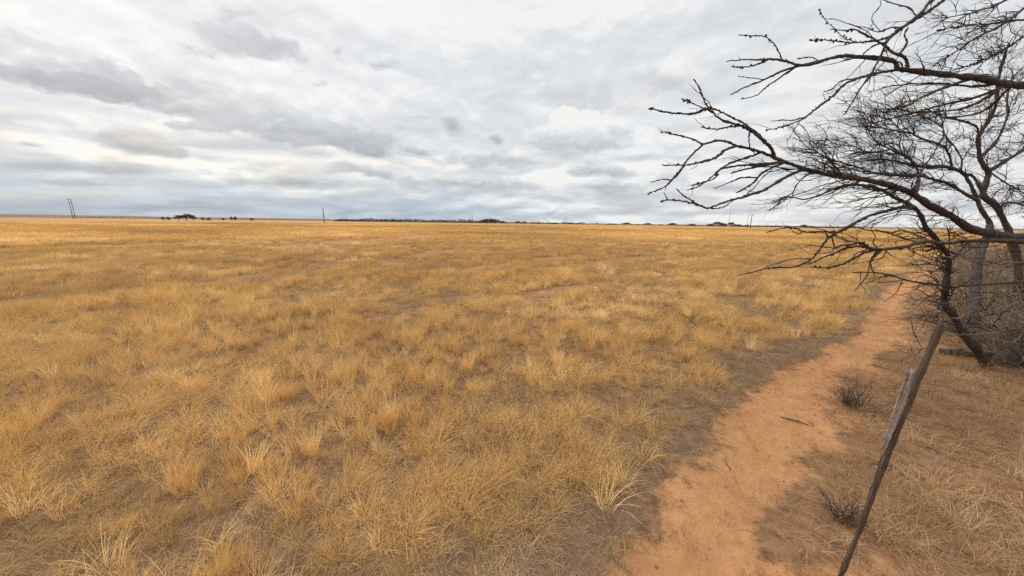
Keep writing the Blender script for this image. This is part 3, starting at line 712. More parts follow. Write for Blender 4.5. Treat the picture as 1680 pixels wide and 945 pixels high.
A.trace('f3e', [(1243, 292), (1216, 292), (1194, 301), (1172, 309)], 3, 1.5, parent='f3d', dd=0.2, part='twig')
A.trace('f4', [(1322, 277), (1310, 281), (1296, 287), (1271, 301), (1249, 314), (1216, 324), (1188, 332), (1169, 339), (1158, 341), (1142, 335), (1120, 330), (1095, 328), (1084, 330)], 6, 2.2, parent='M', dd=-0.45)
A.trace('f4b', [(1146, 337), (1133, 328), (1120, 320), (1109, 309)], 3.2, 2, parent='f4', dd=0.1, part='twig')
A.trace('f4c', [(1160, 341), (1175, 342), (1186, 340), (1202, 330)], 2.6, 1.6, parent='f4', dd=0.0, part='twig')
A.trace('f4d', [(1095, 328), (1092, 321), (1089, 316)], 2.4, 1.5, parent='f4', dd=0.0, part='twig')
A.trace('f4e', [(1224, 322), (1240, 305), (1252, 290), (1268, 277)], 2.2, 1.3, parent='f4', dd=0.1, part='twig')
# low limb L and the long drooping branch N
A.trace('L', [(1680, 397), (1643, 395), (1590, 396), (1544, 399), (1527, 396), (1506, 399), (1485, 405), (1459, 408), (1447, 409), (1427, 407), (1414, 398), (1398, 401), (1384, 402), (1368, 408)], 13, 3, 3.7, 3.0, pre=[np.array([7.45, 4.4, 1.45]), np.array([6.6, 3.9, 1.85])])
A.trace('L2', [(1450, 409), (1425, 412), (1403, 423), (1382, 434), (1355, 439), (1329, 438)], 6, 1.6, parent='L', dd=-0.2)
A.trace('L3', [(1430, 407), (1405, 404), (1384, 409), (1367, 417), (1350, 422), (1336, 430), (1322, 434)], 5, 1.6, parent='L', dd=0.2)
A.trace('L4', [(1446, 410), (1436, 420), (1428, 430), (1431, 442), (1435, 453)], 4.5, 2, parent='L', dd=-0.1, part='twig')
A.trace('L5', [(1440, 416), (1428, 428), (1423, 450), (1415, 462), (1403, 477)], 4, 1.6, parent='L', dd=-0.2, part='twig')
A.trace('L6', [(1505, 398), (1475, 388), (1450, 380), (1425, 378), (1400, 372), (1375, 378)], 4, 1.6, parent='L', dd=0.5, part='twig')
A.trace('L7', [(1530, 396), (1505, 386), (1480, 378), (1460, 382), (1436, 376)], 4, 1.6, parent='L', dd=0.6, part='twig')
A.trace('L8', [(1440, 410), (1432, 398), (1436, 388), (1430, 376), (1434, 365)], 3.5, 1.4, parent='L', dd=0.1, part='twig')
A.trace('N', [(1500, 340), (1475, 341), (1455, 346), (1427, 354), (1410, 362), (1389, 374), (1372, 383), (1358, 391), (1350, 402), (1342, 413), (1329, 427), (1312, 435), (1295, 439), (1266, 439), (1245, 444), (1209, 452)], 6.5, 1.6, parent='S', dd=-0.8)
A.trace('N2', [(1392, 372), (1375, 380), (1353, 380), (1335, 380.5), (1317, 380), (1308, 375), (1287, 374), (1259, 381)], 4, 1.6, parent='N', dd=-0.3)
A.trace('N3', [(1317, 380), (1310, 384), (1300, 379)], 3, 1.6, parent='N2', part='twig')
A.trace('N4', [(1358, 391), (1356, 385), (1351, 378)], 3.5, 2, parent='N', part='twig')
A.trace('N5', [(1366, 388), (1368, 402), (1374, 408)], 3, 1.8, parent='N', part='twig')
A.trace('N6', [(1345, 410), (1332, 424), (1305, 424), (1281, 430), (1258, 437)], 2.4, 1.2, parent='N', part='twig')
A.trace('Q', [(1600, 468), (1560, 470), (1489, 460), (1463, 452), (1431, 447), (1399, 447)], 4.5, 2, 3.5, 2.9, pre=[np.array([7.45, 4.4, 1.3]), np.array([6.2, 3.8, 1.4])], part='twig')
A.trace('Q2', [(1482, 459), (1470, 480), (1450, 496)], 2.5, 1.2, parent='Q', part='twig')
for kk, pts, w in (('d1', [(1770, 560), (1680, 544), (1640, 536), (1590, 525), (1540, 517), (1500, 517)], 4), ('d2', [(1770, 490), (1680, 485), (1640, 484), (1600, 490), (1550, 498)], 4.5),
                   ('d3', [(1770, 540), (1680, 523), (1640, 513), (1595, 503)], 4), ('d4', [(1700, 540), (1600, 547), (1560, 551), (1530, 562), (1490, 584)], 3.5), ('d5', [(1700, 430), (1640, 432), (1590, 425), (1540, 418)], 4)):
    A.trace(kk, pts, w, 1.6, 3.9, 3.2, part='dead', pre=[np.array([7.45, 4.4, 0.9+0.1*len(kk)]), np.array([6.9, 4.3, 1.0])])
lim = ['f1', 'f1b', 'f1c', 'f1d', 'f1e', 'f2', 'f2b', 'f2c', 'f3a', 'f3b', 'f3c', 'f3d', 'f4', 'f4b', 'N', 'N2', 'L2', 'L3', 'L']
A.sprout(lim, 14, 0.030, 0.0030, 0, lr=(0.4, 1.2), t0=0.06)            # short spurs
A.sprout(lim, 1.6, 0.20, 0.0030, 1, bias=(-0.5, 0, 0.1), kids=1.5)
A.sprout(['M', 'S'], 9, 0.85, 0.0065, 2, bias=(-1.0, -0.05, -0.06), t0=0.42, t1=0.86, kids=3.6)
A.sprout(['S2'], 9, 0.4, 0.005, 1, bias=(-0.9, 0, -0.2))
A.sprout(['L'], 6, 0.5, 0.005, 1, bias=(-0.7, -0.1, 0.1), t0=0.15, kids=2.8)
A.sprout(['Q', 'd1', 'd2', 'd3', 'd4', 'd5'], 5, 0.4, 0.0042, 1, bias=(-0.6, -0.1, 0.0), t0=0.1, kids=2.6)
A.sprout(['S'], 17, 0.65, 0.006, 2, bias=(-0.5, -0.2, 0.0), t0=0.10, t1=0.7, kids=3.4)
A.sprout(['M'], 9, 0.6, 0.005, 2, bias=(-0.6, -0.1, 0.0), t0=0.02, t1=0.42, kids=3.0)
A.buds(lim, 20, 0.0090)
A.build(bA)

# the near tree whose limb crosses the upper right corner
U = BareTree('bare_tree', 'near bare tree whose thick limb crosses the upper right corner of the sky', 202, M_TWIG, M_BARKB)
pre = [np.array([6.3, 2.0, -0.05]), np.array([6.22, 2.1, 0.35]), np.array([6.05, 2.22, 0.95]), np.array([6.1, 2.3, 1.6]), np.array([5.8, 2.27, 2.2]), np.array([5.35, 2.3, 2.65]), np.array([4.85, 2.28, 3.0])]
U.trace('U', [(1705, 141), (1680, 140), (1650, 138), (1622, 131), (1601, 127), (1580, 126), (1548, 122), (1514, 118), (1489, 115), (1473, 112), (1469, 103), (1457, 98), (1427, 94), (1400, 93), (1387, 91.5), (1368, 94), (1345, 101), (1314, 107), (1291, 101), (1269, 97), (1246, 98), (1220, 98), (1192, 101)], 25, 1.8, 2.75, 2.25, part='trunk', pre=pre)
U.trace('u1', [(1285, 98), (1276, 82), (1265, 67), (1250, 59), (1230, 59), (1211, 57)], 4, 2, parent='U', dd=-0.1, part='twig')
U.trace('u2', [(1316, 107), (1284, 116), (1253, 131), (1223, 143), (1198, 156)], 5, 2, parent='U', dd=0.1)
U.trace('u3', [(1309, 109), (1276, 130), (1257, 143), (1242, 156), (1215, 163)], 4, 1.5, parent='U', dd=0.25, part='twig')
U.trace('u4', [(1253, 131), (1232, 128), (1211, 125)], 2.5, 1.4, parent='u2', part='twig')
U.trace('u5', [(1262, 99), (1246, 104), (1230, 109), (1203, 110)], 3.5, 1.8, parent='U', part='twig')
U.trace('u6', [(1345, 100), (1330, 94), (1308, 96)], 3, 2, parent='U', part='twig')
U.trace('h1', [(1488, 114), (1489, 106), (1484, 94), (1472, 89), (1463, 85), (1453, 76), (1440, 68), (1432, 63), (1413, 53), (1400, 48), (1385, 50), (1362, 48)], 9, 2, parent='U', dd=-0.15)
U.trace('h2', [(1473, 89), (1483, 80), (1488, 68), (1484, 58), (1490, 44)], 5, 2.5, parent='h1', dd=-0.05)
U.trace('h3', [(1433, 64), (1420, 50), (1395, 40), (1370, 32), (1352, 30), (1345, 16)], 3, 1.6, parent='h1', dd=0.1, part='twig')
U.trace('g1', [(1478, 113), (1450, 118), (1420, 125), (1400, 131), (1382, 141), (1367, 157), (1345, 173), (1325, 190), (1300, 203), (1275, 210), (1256, 214)], 6, 1.6, parent='U', dd=-0.2)
U.trace('g2', [(1320, 194), (1300, 197), (1285, 197), (1265, 199)], 2.5, 1.4, parent='g1', part='twig')
U.trace('g3', [(1313, 198), (1302, 215), (1290, 232)], 2, 1.1, parent='g1', part='twig')
U.trace('g4', [(1402, 130), (1380, 133), (1366, 145), (1352, 151)], 3, 1.6, parent='g1', part='twig')
top = [np.array([5.95, 2.27, 1.9]), np.array([5.9, 2.42, 2.7]), np.array([5.6, 2.55, 3.5]), np.array([4.9, 2.62, 4.1])]
U.trace('T', [(1600, -55), (1535, -5), (1512, 20), (1490, 38), (1470, 52), (1455, 68), (1448, 85), (1440, 101), (1430, 120), (1414, 142), (1400, 165), (1385, 188)], 8, 2, 2.6, 2.3, pre=top)
U.trace('T2', [(1620, -55), (1555, -5), (1530, 14), (1500, 33), (1480, 46), (1460, 60), (1440, 66), (1400, 70), (1360, 66), (1328, 66)], 7, 2, 2.75, 2.4, pre=top)
U.trace('T3', [(1480, 45), (1462, 45), (1440, 52), (1420, 45), (1404, 43)], 3.5, 1.6, parent='T', part='twig')
U.trace('T4', [(1506, 26), (1490, 12), (1465, 6), (1440, -4)], 4, 2, parent='T', dd=0.2, part='twig')
U.trace('T5', [(1455, 68), (1435, 75), (1420, 85), (1415, 92)], 3.5, 1.8, parent='T', dd=-0.1, part='twig')
U.trace('T6', [(1404, 70), (1385, 62), (1370, 48), (1352, 30), (1342, 14)], 2.6, 1.5, parent='T2', part='twig')
U.trace('T7', [(1445, 58), (1430, 30), (1445, 8), (1440, -8)], 2.6, 1.4, parent='T3', part='twig')
for n_, pts in enumerate(([(1715, -12), (1680, 14), (1645, 40), (1604, 61), (1572, 82), (1532, 108)], [(1715, 30), (1682, 58), (1640, 86), (1600, 104), (1575, 112)], [(1730, 36), (1670, 33), (1620, 40), (1580, 43), (1537, 50)],
                          [(1715, -40), (1660, -5), (1630, 10), (1590, 22), (1545, 30)])):
    U.trace('c%d' % n_, pts, 5.5, 1.6, 2.9+0.2*n_, 2.6, pre=[np.array([5.87, 2.45, 2.6+0.3*n_]), np.array([5.5, 2.62, 3.1+0.3*n_])])
for n_, pts in enumerate(([(1655, 145), (1600, 160), (1550, 171), (1500, 184), (1460, 195), (1432, 203)], [(1650, 150), (1605, 168), (1570, 180), (1530, 183), (1500, 190)], [(1640, 142), (1600, 142), (1560, 138), (1520, 137), (1480, 139), (1450, 143)],
                          [(1660, 150), (1620, 178), (1585, 190), (1540, 192)], [(1600, 130), (1560, 140), (1515, 158), (1485, 175), (1440, 180)])):
    U.trace('e%d' % n_, pts, 6, 1.8, parent='U', dd=(0.35, -0.2, 0.15, 0.5, -0.3)[n_])
nl = ['U', 'u1', 'u2', 'u3', 'u5', 'h1', 'g1', 'T', 'T2', 'T3', 'T6', 'c0', 'c1', 'c2']
U.sprout(nl, 13, 0.028, 0.0026, 0, t0=0.3, lr=(0.4, 1.2))
U.sprout(['U'], 5, 0.30, 0.004, 1, bias=(-0.6, 0, 0), t0=0.25, t1=0.6, kids=2)
U.sprout(['h1', 'h2', 'T', 'T2', 'g1'], 4, 0.20, 0.0028, 1, bias=(-0.5, 0, 0.0), t0=0.15, kids=1.6)
U.sprout(['c0', 'c1', 'c2', 'c3'], 15, 0.34, 0.0030, 1, bias=(-0.7, 0, -0.15), kids=2.2)
U.sprout(['e0', 'e1', 'e2', 'e3', 'e4'], 12, 0.32, 0.0030, 1, bias=(-0.7, 0, -0.12), kids=2)
U.buds(nl, 20, 0.0074)
for k, (p_, d_) in enumerate(((pre[4], (0.6, 0.5, 0.9)), (pre[3], (0.8, -0.2, 0.7)), (top[2], (0.3, 0.3, 1.0)), (top[3], (0.0, 0.4, 0.9)), (pre[5], (0.2, 0.5, 0.8)), (top[1], (0.7, 0.1, 0.6)))):
    grow(U.tw, np.array(p_), np.array(d_), 1.5, 0.028, 3, U.g, np.array([0.1, 0.05, 0.1]), kids=3.0)
U.build((6.3, 2.0, float(gz(6.3, 2.0))))

# the tree behind with forked trunks and a wide net of fine twigs
B = BareTree('bare_tree', 'forked bare tree behind the thicket with a dense net of fine twigs', 303, M_TWIG, M_BARKB)
gB = G(1600, 566); bB = np.array([gB[0], gB[1], float(gz(gB[0], gB[1]))-0.03]); dB = 7.4
B.trace('b1', [(1675, 492), (1672, 440), (1660, 395), (1650, 368), (1633, 337), (1614, 322), (1616, 306), (1622, 283), (1612, 270), (1607, 255), (1605, 230), (1608, 219), (1624, 194), (1635, 166), (1640, 120), (1655, 70)], 32, 4, dB, dB-0.4, part='trunk')
B.trace('b2t', [(1600, 566), (1597, 520), (1600, 470), (1606, 425), (1618, 392), (1624, 370)], 42, 19, 5.75, 6.6, part='trunk')
B.trace('b2', [(1626, 374), (1622, 362), (1610, 344), (1599, 317), (1588, 295), (1580, 284), (1565, 277), (1544, 273), (1521, 274), (1490, 270), (1460, 262), (1430, 262)], 17, 2, 6.6, 6.5, part='trunk')
B.trace('b1x', [(1612, 321), (1604, 300), (1597, 290), (1588, 285)], 8, 6, parent='b1')
B.trace('b1a', [(1606, 222), (1603, 209), (1590, 202), (1569, 196), (1544, 191), (1525, 183), (1500, 185), (1470, 178)], 6, 2, parent='b1', dd=-0.3)
B.trace('b1b', [(1610, 258), (1633, 234), (1648, 204), (1654, 183), (1652, 160), (1662, 120)], 7, 2.5, parent='b1', dd=0.3)
B.trace('b1c', [(1623, 280), (1650, 264), (1677, 247), (1710, 232)], 7, 4, parent='b1', dd=0.2)
B.trace('b1d', [(1624, 279), (1650, 300), (1672, 312), (1700, 330)], 4, 2, parent='b1', dd=0.4)
B.trace('b1e', [(1636, 340), (1660, 332), (1700, 345)], 4, 2, parent='b1', dd=0.4)
B.trace('b2a', [(1576, 281), (1578, 262), (1567, 242), (1552, 226), (1547, 205), (1552, 185), (1545, 160)], 5, 1.6, parent='b2', dd=0.3)
B.trace('b2b', [(1563, 276), (1559, 260), (1552, 245), (1538, 236), (1514, 228), (1495, 219), (1470, 215), (1442, 209), (1415, 206)], 6, 1.6, parent='b2', dd=-0.2)
B.trace('b2c', [(1578, 264), (1588, 248), (1595, 238), (1590, 222)], 3, 1.5, parent='b2a', dd=0.3)
B.trace('b2d', [(1540, 237), (1548, 222), (1546, 210), (1530, 198), (1510, 190), (1500, 175)], 4, 1.5, parent='b2b', dd=0.2)
B.trace('b3', [(1597, 334), (1574, 312), (1552, 300), (1530, 294), (1508, 288), (1463, 287), (1430, 283), (1400, 272), (1365, 262), (1330, 245)], 8, 1.6, parent='b2', dd=-0.9)
B.trace('b3a', [(1508, 288), (1502, 272), (1485, 257), (1461, 245), (1438, 232), (1425, 215), (1420, 198), (1405, 180)], 5, 1.5, parent='b3', dd=0.3)
B.trace('b3b', [(1510, 288), (1518, 270), (1531, 253), (1538, 240)], 4, 2, parent='b3', dd=0.3)
B.trace('b3c', [(1485, 257), (1475, 240), (1478, 222), (1465, 200), (1440, 190)], 3.5, 1.4, parent='b3a', dd=0.2)
B.trace('b3d', [(1463, 246), (1430, 250), (1400, 240), (1370, 236), (1345, 222)], 3.2, 1.2, parent='b3a', dd=-0.4)
B.trace('b3e', [(1508, 287), (1506, 300), (1503, 316)], 7, 7, parent='b3', dd=-0.2)
lv = (-0.85, -0.1, 0.05)
B.sprout(['b3', 'b3a', 'b3c', 'b3d', 'b2b'], 15, 1.0, 0.0062, 2, bias=lv, kids=4.0, t0=0.08, lr=(0.4, 1.15))
B.sprout(['b2', 'b1a', 'b2a', 'b2d'], 14, 1.0, 0.0062, 2, bias=(-0.8, -0.1, 0.10), kids=4.0, t0=0.35, lr=(0.4, 1.1))
B.sprout(['b1', 'b1b', 'b1c', 'b1d', 'b1e'], 17, 0.9, 0.006, 2, bias=(-0.4, -0.1, 0.08), kids=3.8, t0=0.30, lr=(0.4, 1.1))
B.build(bB)

# ------------------------------------------------------------------ bare shrubs of the thicket
def shrub_mesh(seed, n, h, spread, r=0.012, lvl=2, kids=3.2, wob=0.2, up_=0.5, rmin=0.0011):
    g = np.random.default_rng(seed); out = []
    for _ in range(n):
        a = g.uniform(0, 2*PI); s = spread*g.uniform(0.1, 1.0); d = np.array([math.cos(a)*s, math.sin(a)*s, up_+g.uniform(0.2, 0.6)])
        p = np.array([g.normal(0, 0.10), g.normal(0, 0.10), -0.03])*min(1, h)
        grow(out, p, d, h*g.uniform(0.55, 1.05), r*g.uniform(0.6, 1.2), lvl, g, np.array([0, 0, 0.15]), wob=wob, kids=kids)
    st, tw = Tubes(), Tubes()
    for pts, rad, l in out:
        pts[:, 2] = np.maximum(pts[:, 2], -0.03)
        (st if l == lvl else tw).add(pts, np.maximum(rad, rmin), 5 if l == lvl else 3)
    return st.mesh('stems'), (tw.mesh('twigs') if tw.n else None)
def make_shrub(name, label, seed, loc, mat, group=None, cat='shrub', **kw):
    root = empty(name, loc); tag(root, label, cat, group); a, b = shrub_mesh(seed, **kw); link('stems', a, root, mat)
    if b is not None: link('twigs', b, root, mat)
    return root
def gpos(px, y, dz=0.0):
    g = G(px, y); return (g[0], g[1], float(gz(g[0], g[1]))+dz)
TH = 'bare shrubs of the thicket under the trees'
kw = dict(n=30, h=1.25, spread=1.25, r=0.011, lvl=2, kids=3.4, rmin=0.0026, wob=0.26)
def copy_tree(o, parent=None):
    c = o.copy(); C.objects.link(c)
    if parent is not None: c.parent = parent
    for ch in [q for q in o.children]: copy_tree(ch, c)
    return c
sh1 = make_shrub('bare_shrub', 'grey bare shrub around the leaning trunk foot beside the path', 401, gpos(1640, 572), M_SHRUB, TH, **kw)
kw.update(h=1.6, spread=0.95)
sh2 = make_shrub('bare_shrub', 'tall grey shrub at the right edge under the forked tree', 402, gpos(1695, 560), M_SHRUB, TH, **kw)
for src, px, y, sc, rz, lab in ((sh1, 1588, 508, 1.05, 1.0, 'bare shrub just left of the leaning trunk where the path narrows'), (sh2, 1640, 520, 0.98, 2.2, 'bare shrub behind the leaning trunk in the middle of the thicket'),
                                (sh1, 1705, 612, 1.0, 3.6, 'low grey shrub at right picture edge in front of the thicket'), (sh2, 1578, 468, 0.95, 4.4, 'farther grey shrub where the path disappears behind branches'),
                                (sh1, 1556, 446, 1.15, 5.2, 'leftmost shrub of the thicket along the path'), (sh2, 1640, 470, 1.15, 0.6, 'tall brown shrub deep in the thicket below the forked trunks'),
                                (sh2, 1705, 490, 1.3, 5.9, 'tallest brown shrub rising at the right edge behind the thicket'), (sh1, 1610, 436, 1.7, 2.9, 'broad bare shrub behind the middle of the thicket'),
                                (sh2, 1680, 520, 1.1, 1.7, 'upright grey shrub right of the leaning trunk, second from the edge'), (sh1, 1662, 440, 2.2, 4.0, 'wide brown shrub standing behind the forked tree'),
                                (sh1, 1668, 592, 0.85, 5.5, 'low bare shrub in front of the leaning trunk beside the fallen log'), (sh2, 1572, 548, 0.62, 2.9, 'loose twiggy shrub in front of the leaning trunk on its left side'), (sh1, 1560, 420, 1.7, 0.3, 'small looking farthest shrub at the end of the footpath')):
    c = copy_tree(src); c.location = gpos(px, y); c.scale = (sc, sc, sc); c.rotation_euler = (0, 0, rz); c['label'] = lab
g_ = gpos(1660, 597); t = Tubes(); p_ = spline([(-0.75, -0.05, 0.06), (-0.3, 0.03, 0.05), (0.25, 0.0, 0.07), (0.8, -0.08, 0.06)], 8); t.add(p_, 0.055+0.012*np.random.default_rng(5).normal(size=len(p_)), 9)
o = link('fallen_log', t.mesh('fallen_log'), None, M_BARKB, g_); o.rotation_euler = (0, 0, -0.5); tag(o, 'dark fallen log lying along the front foot of the thicket', 'log')
make_shrub('dry_shrub', 'small dry shrub with upright stalks between the path and fence post', 411, gpos(1400, 668), M_DRY, n=40, h=0.42, spread=1.2, r=0.0038, lvl=1, kids=2.2, up_=0.45)
make_shrub('dry_shrub', 'low dark dry bush at the path edge near the foot of fence post', 412, gpos(1382, 850), M_DRY, n=40, h=0.26, spread=1.3, r=0.003, lvl=1, kids=2.4, up_=0.25)
make_shrub('twig_bush', 'thin dark twig sapling alone in the golden grass right of centre', 413, gpos(1138, 536), M_TWIG, n=7, h=0.62, spread=1.3, r=0.008, lvl=1, kids=2.2, up_=0.35)
# a stick on the path
tb = Tubes(); g_ = G(1302, 686); tb.add([(-0.11, 0.015, 0.004), (-0.03, 0, 0.010), (0.05, 0.004, 0.008), (0.12, -0.02, 0.006)], [0.003, 0.006, 0.006, 0.003], 6); tb.add([(0.02, 0, 0.008), (0.06, 0.04, 0.012)], [0.004, 0.002], 5)
o = link('stick', tb.mesh('stick'), None, M_TWIG, (g_[0], g_[1], float(gz(g_[0], g_[1]))+0.012)); o.rotation_euler = (0, 0, -0.55); tag(o, 'short dark stick lying on the bare footpath', 'stick')

# ------------------------------------------------------------------ fence post
fb = np.array([1.695, 1.375, -0.05]); ft = np.array([1.884, 1.375, 1.59])
root = empty('fence_post', tuple(fb)); tag(root, 'thin dark leaning fence post with pale split timber tied to it', 'fence post')
def log(pts, radii, sides, seed, squash=0.8, rag=0.12):
    g = np.random.default_rng(seed); p = spline(pts, 14); n = len(p); rad = np.interp(np.linspace(0, 1, n), np.linspace(0, 1, len(radii)), radii)*(1+0.08*g.normal(size=n))
    t = Tubes(); t.add(p, rad, sides); V = t.V[0].reshape(n, sides, 3); c = p[:, None, :]
    k = 1+rag*g.normal(size=(1, sides, 1))*0.8+rag*0.35*g.normal(size=(n, sides, 1)); V = c+(V-c)*k; V[:, :, 1] = c[:, :, 1]+(V[:, :, 1]-c[:, :, 1])*squash
    V[-1, :, 2] += g.uniform(-1, 1, sides)*radii[-1]*0.5
    t.V[0] = V.reshape(-1, 3); return t
dv = ft-fb
link('post', log([dv*0, dv*0.3+[0.010, 0, 0], dv*0.62+[-0.006, 0, 0], dv], [0.0105, 0.0105, 0.014, 0.013], 12, 3, rag=0.18).mesh('post', False), root, M_POST)
s0 = P(1442, 765, 1.585)-fb; s1 = P(1496, 606, 1.455)-fb
o = link('split_timber', log([s0, s0*0.66+s1*0.34+[-0.004, 0, 0], s0*0.3+s1*0.7, s1], [0.004, 0.012, 0.019, 0.015], 12, 5, 0.6, rag=0.2).mesh('split_timber', False), root, M_PALE); o['label'] = 'pale grey split timber'
for q in (0.55,):
    c = dv*q+np.array([-0.012, 0, 0]); tb = Tubes(); a = np.linspace(0, 2*PI*2.15, 40)
    tb.add(np.column_stack([c[0]+0.042*np.cos(a), c[1]+0.028*np.sin(a), c[2]+0.012*a/6.28+0.012*np.cos(a)]), np.full(40, 0.0016), 5); link('tie_wire', tb.mesh('tie_wire'), root, M_WIRE)

# ------------------------------------------------------------------ far poles and trees
def on_far(px, ypx, dist):
    d = ray(px, ypx); a = math.atan2(d[0], d[1]); x, y = dist*math.sin(a), dist*math.cos(a); return np.array([x, y, float(gz(x, y))])
def pole_top(base, pxtop):          # height at which a vertical through base meets the picture row pxtop
    best = None
    for h in np.arange(0.5, 60, 0.05):
        v = base+[0, 0, h]-EYE; dpt = v@fw; yy = CY-F*(v@up)/dpt
        if yy <= pxtop: return h
    return 10
def pole(parent, x, h, r, arms, thick=1.0):
    t = Tubes(); t.add([(x, 0, -0.4), (x, 0, h*0.5), (x, 0, h)], [r*1.1, r*0.95, r*0.75], 8); link('pole', t.mesh('pole'), parent, M_POLE)
    for dz, L in arms:
        t = Tubes(); t.add([(x-L/2, -r, h-dz), (x+L/2, -r, h-dz)], [0.07*thick]*2, 6); c = link('crossarm', t.mesh('crossarm'), parent, M_POLE)
        for s in (-0.45, 0.0, 0.45):
            t = Tubes(); t.add([(x+s*L, -r, h-dz+0.05), (x+s*L, -r, h-dz+0.18*thick), (x+s*L, -r, h-dz+0.34*thick)], [0.04*thick, 0.10*thick, 0.05*thick], 6); link('insulator', t.mesh('insulator'), c, M_INS)
def power_pole(label, px, ybase, ytop, dist, xs, arms, r=0.17, brace=False, group='power poles on the horizon'):
    b = on_far(px, ybase, dist); az = math.atan2(b[0], b[1]); h = pole_top(b, ytop)
    root = empty('power_pole', tuple(b), -az); tag(root, label, 'power pole', group)
    for x in xs: pole(root, x, h, r, arms)
    if len(xs) > 1:
        t = Tubes(); t.add([(xs[0]-0.2, 0.2, h*0.80), (xs[1]+0.2, 0.2, h*0.80)], [0.06, 0.06], 6); link('crossbeam', t.mesh('crossbeam'), root, M_POLE)
power_pole('twin timber power pole with crossarms at far left of the horizon', 121.5, 357.5, 326, 470, (-0.6, 0.6), ((0.8, 1.1), (3.0, 1.1)), 0.19)
power_pole('single plain pole standing alone left of centre on the horizon', 532, 363, 341.5, 210, (0,), ((0.0, 0.7),), 0.20)
power_pole('thin twin power pole just left of the domed tree clump', 773.5, 366, 351, 430, (-1.3, 1.3), ((0.7, 2.0),), 0.17)
power_pole('faint twin power pole right of centre between low bushes', 927.5, 368, 356, 460, (-1.3, 1.3), ((0.7, 2.0),), 0.15)
power_pole('tall single pole with short crossarm right of the big tree clump', 1231, 372, 351.5, 260, (0,), ((0.3, 2.4),), 0.20)
power_pole('slender bare pole close beside the tall single pole', 1225.5, 372, 353, 300, (0,), ((0.3, 1.2),), 0.09)
b = on_far(1195, 370, 455); h = pole_top(b, 334); root = empty('radio_mast', tuple(b)); tag(root, 'thin tall lattice mast rising behind the big tree clump', 'mast')
t = Tubes(); w = 0.28
L3 = [(w*math.cos(k*2*PI/3), w*math.sin(k*2*PI/3)) for k in range(3)]
for x, y in L3: t.add([(x, y, 0), (x*0.7, y*0.7, h)], [0.05, 0.04], 4)
link('mast_leg', t.mesh('mast_leg'), root, M_STEEL); t = Tubes(); n = int(h/1.6)
for k in range(n):
    z0, z1 = h*k/n, h*(k+1)/n
    for q in range(3):
        (x0, y0), (x1, y1) = L3[q], L3[(q+1) % 3]; s0_, s1_ = 1-0.3*k/n, 1-0.3*(k+1)/n; t.add([(x0*s0_, y0*s0_, z0), (x1*s1_, y1*s1_, z1)], [0.025, 0.025], 3)
link('lattice', t.mesh('lattice'), root, M_STEEL)

def crown_mesh(seed, n=900, flat=0.75, bottom=0.30, lobes=9):
    g = np.random.default_rng(seed); V, T, B = [], [], []
    cs = []
    for q in range(lobes*2):
        ra, an = 0.42*math.sqrt(g.uniform()), g.uniform(0, 2*PI); cs.append((ra*math.cos(an), ra*math.sin(an), bottom+0.06+(0.78-bottom)*g.uniform(0.35, 1.0)*(1-(ra/0.46)**2)**0.6*0.9, g.uniform(0.12, 0.20)))
    lobes = len(cs)
    k = 0
    for _ in range(n):
        c = cs[g.integers(lobes)]; v = g.normal(size=3); v /= np.linalg.norm(v); rr_ = c[3]*g.uniform(0.5, 1.0)**0.5
        p = np.array(c[:3])+v*rr_*np.array([1.25, 1.25, 0.75]); p[2] = max(p[2], bottom*g.uniform(0.5, 1.0))
        s = 0.045*g.uniform(0.5, 1.3); a, b_ = g.normal(size=3), g.normal(size=3); a /= np.linalg.norm(a); b_ -= a*(a@b_); b_ /= np.linalg.norm(b_)
        V += [p-a*s-b_*s*0.6, p+a*s-b_*s*0.6, p+b_*s]; T.append((k, k+1, k+2)); k += 3; B += [float(g.uniform())]*3
    me = np_mesh('crown', V, None, T, False); attr(me, 'br', B); return me
def trunk_mesh(seed):
    g = np.random.default_rng(seed); t = Tubes(); t.add([(0, 0, -0.03), (0.01, 0, 0.2), (0.0, 0.01, 0.42)], [0.035, 0.026, 0.018], 7)
    for _ in range(6):
        a = g.uniform(0, 6.28); t.add([(0, 0, g.uniform(0.12, 0.3)), (0.16*math.cos(a), 0.16*math.sin(a), 0.45), (0.3*math.cos(a), 0.3*math.sin(a), 0.62)], [0.018, 0.012, 0.006], 5)
    return t.mesh('trunk')
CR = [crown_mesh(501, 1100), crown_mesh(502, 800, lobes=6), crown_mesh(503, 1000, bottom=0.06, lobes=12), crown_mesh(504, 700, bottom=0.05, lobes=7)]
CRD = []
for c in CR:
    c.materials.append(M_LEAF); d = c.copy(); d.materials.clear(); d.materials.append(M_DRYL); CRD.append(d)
TK = [trunk_mesh(511), trunk_mesh(512)]
for t in TK: t.materials.append(M_BARKB)
def far_tree(px, ybase, wpx, hpx, dist, kind, label, dry=False, name='tree', group='trees on the far edge of the field'):
    b = on_far(px, ybase, dist); root = empty(name, tuple(b), random.uniform(0, 6.28)); tag(root, label, 'tree' if name == 'tree' else 'bush', group)
    h = pole_top(b, ybase-hpx-0.5) if hpx > 0 else 3; h = max(h, 1.6); az = math.atan2(b[0], b[1]); w = wpx/F*dist*1.05*math.cos(az)**2
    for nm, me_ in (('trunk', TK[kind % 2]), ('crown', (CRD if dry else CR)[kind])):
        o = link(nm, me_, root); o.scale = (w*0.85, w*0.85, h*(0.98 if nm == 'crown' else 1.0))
        if nm == 'trunk': o.scale = (h*0.9, h*0.9, h)
    return root
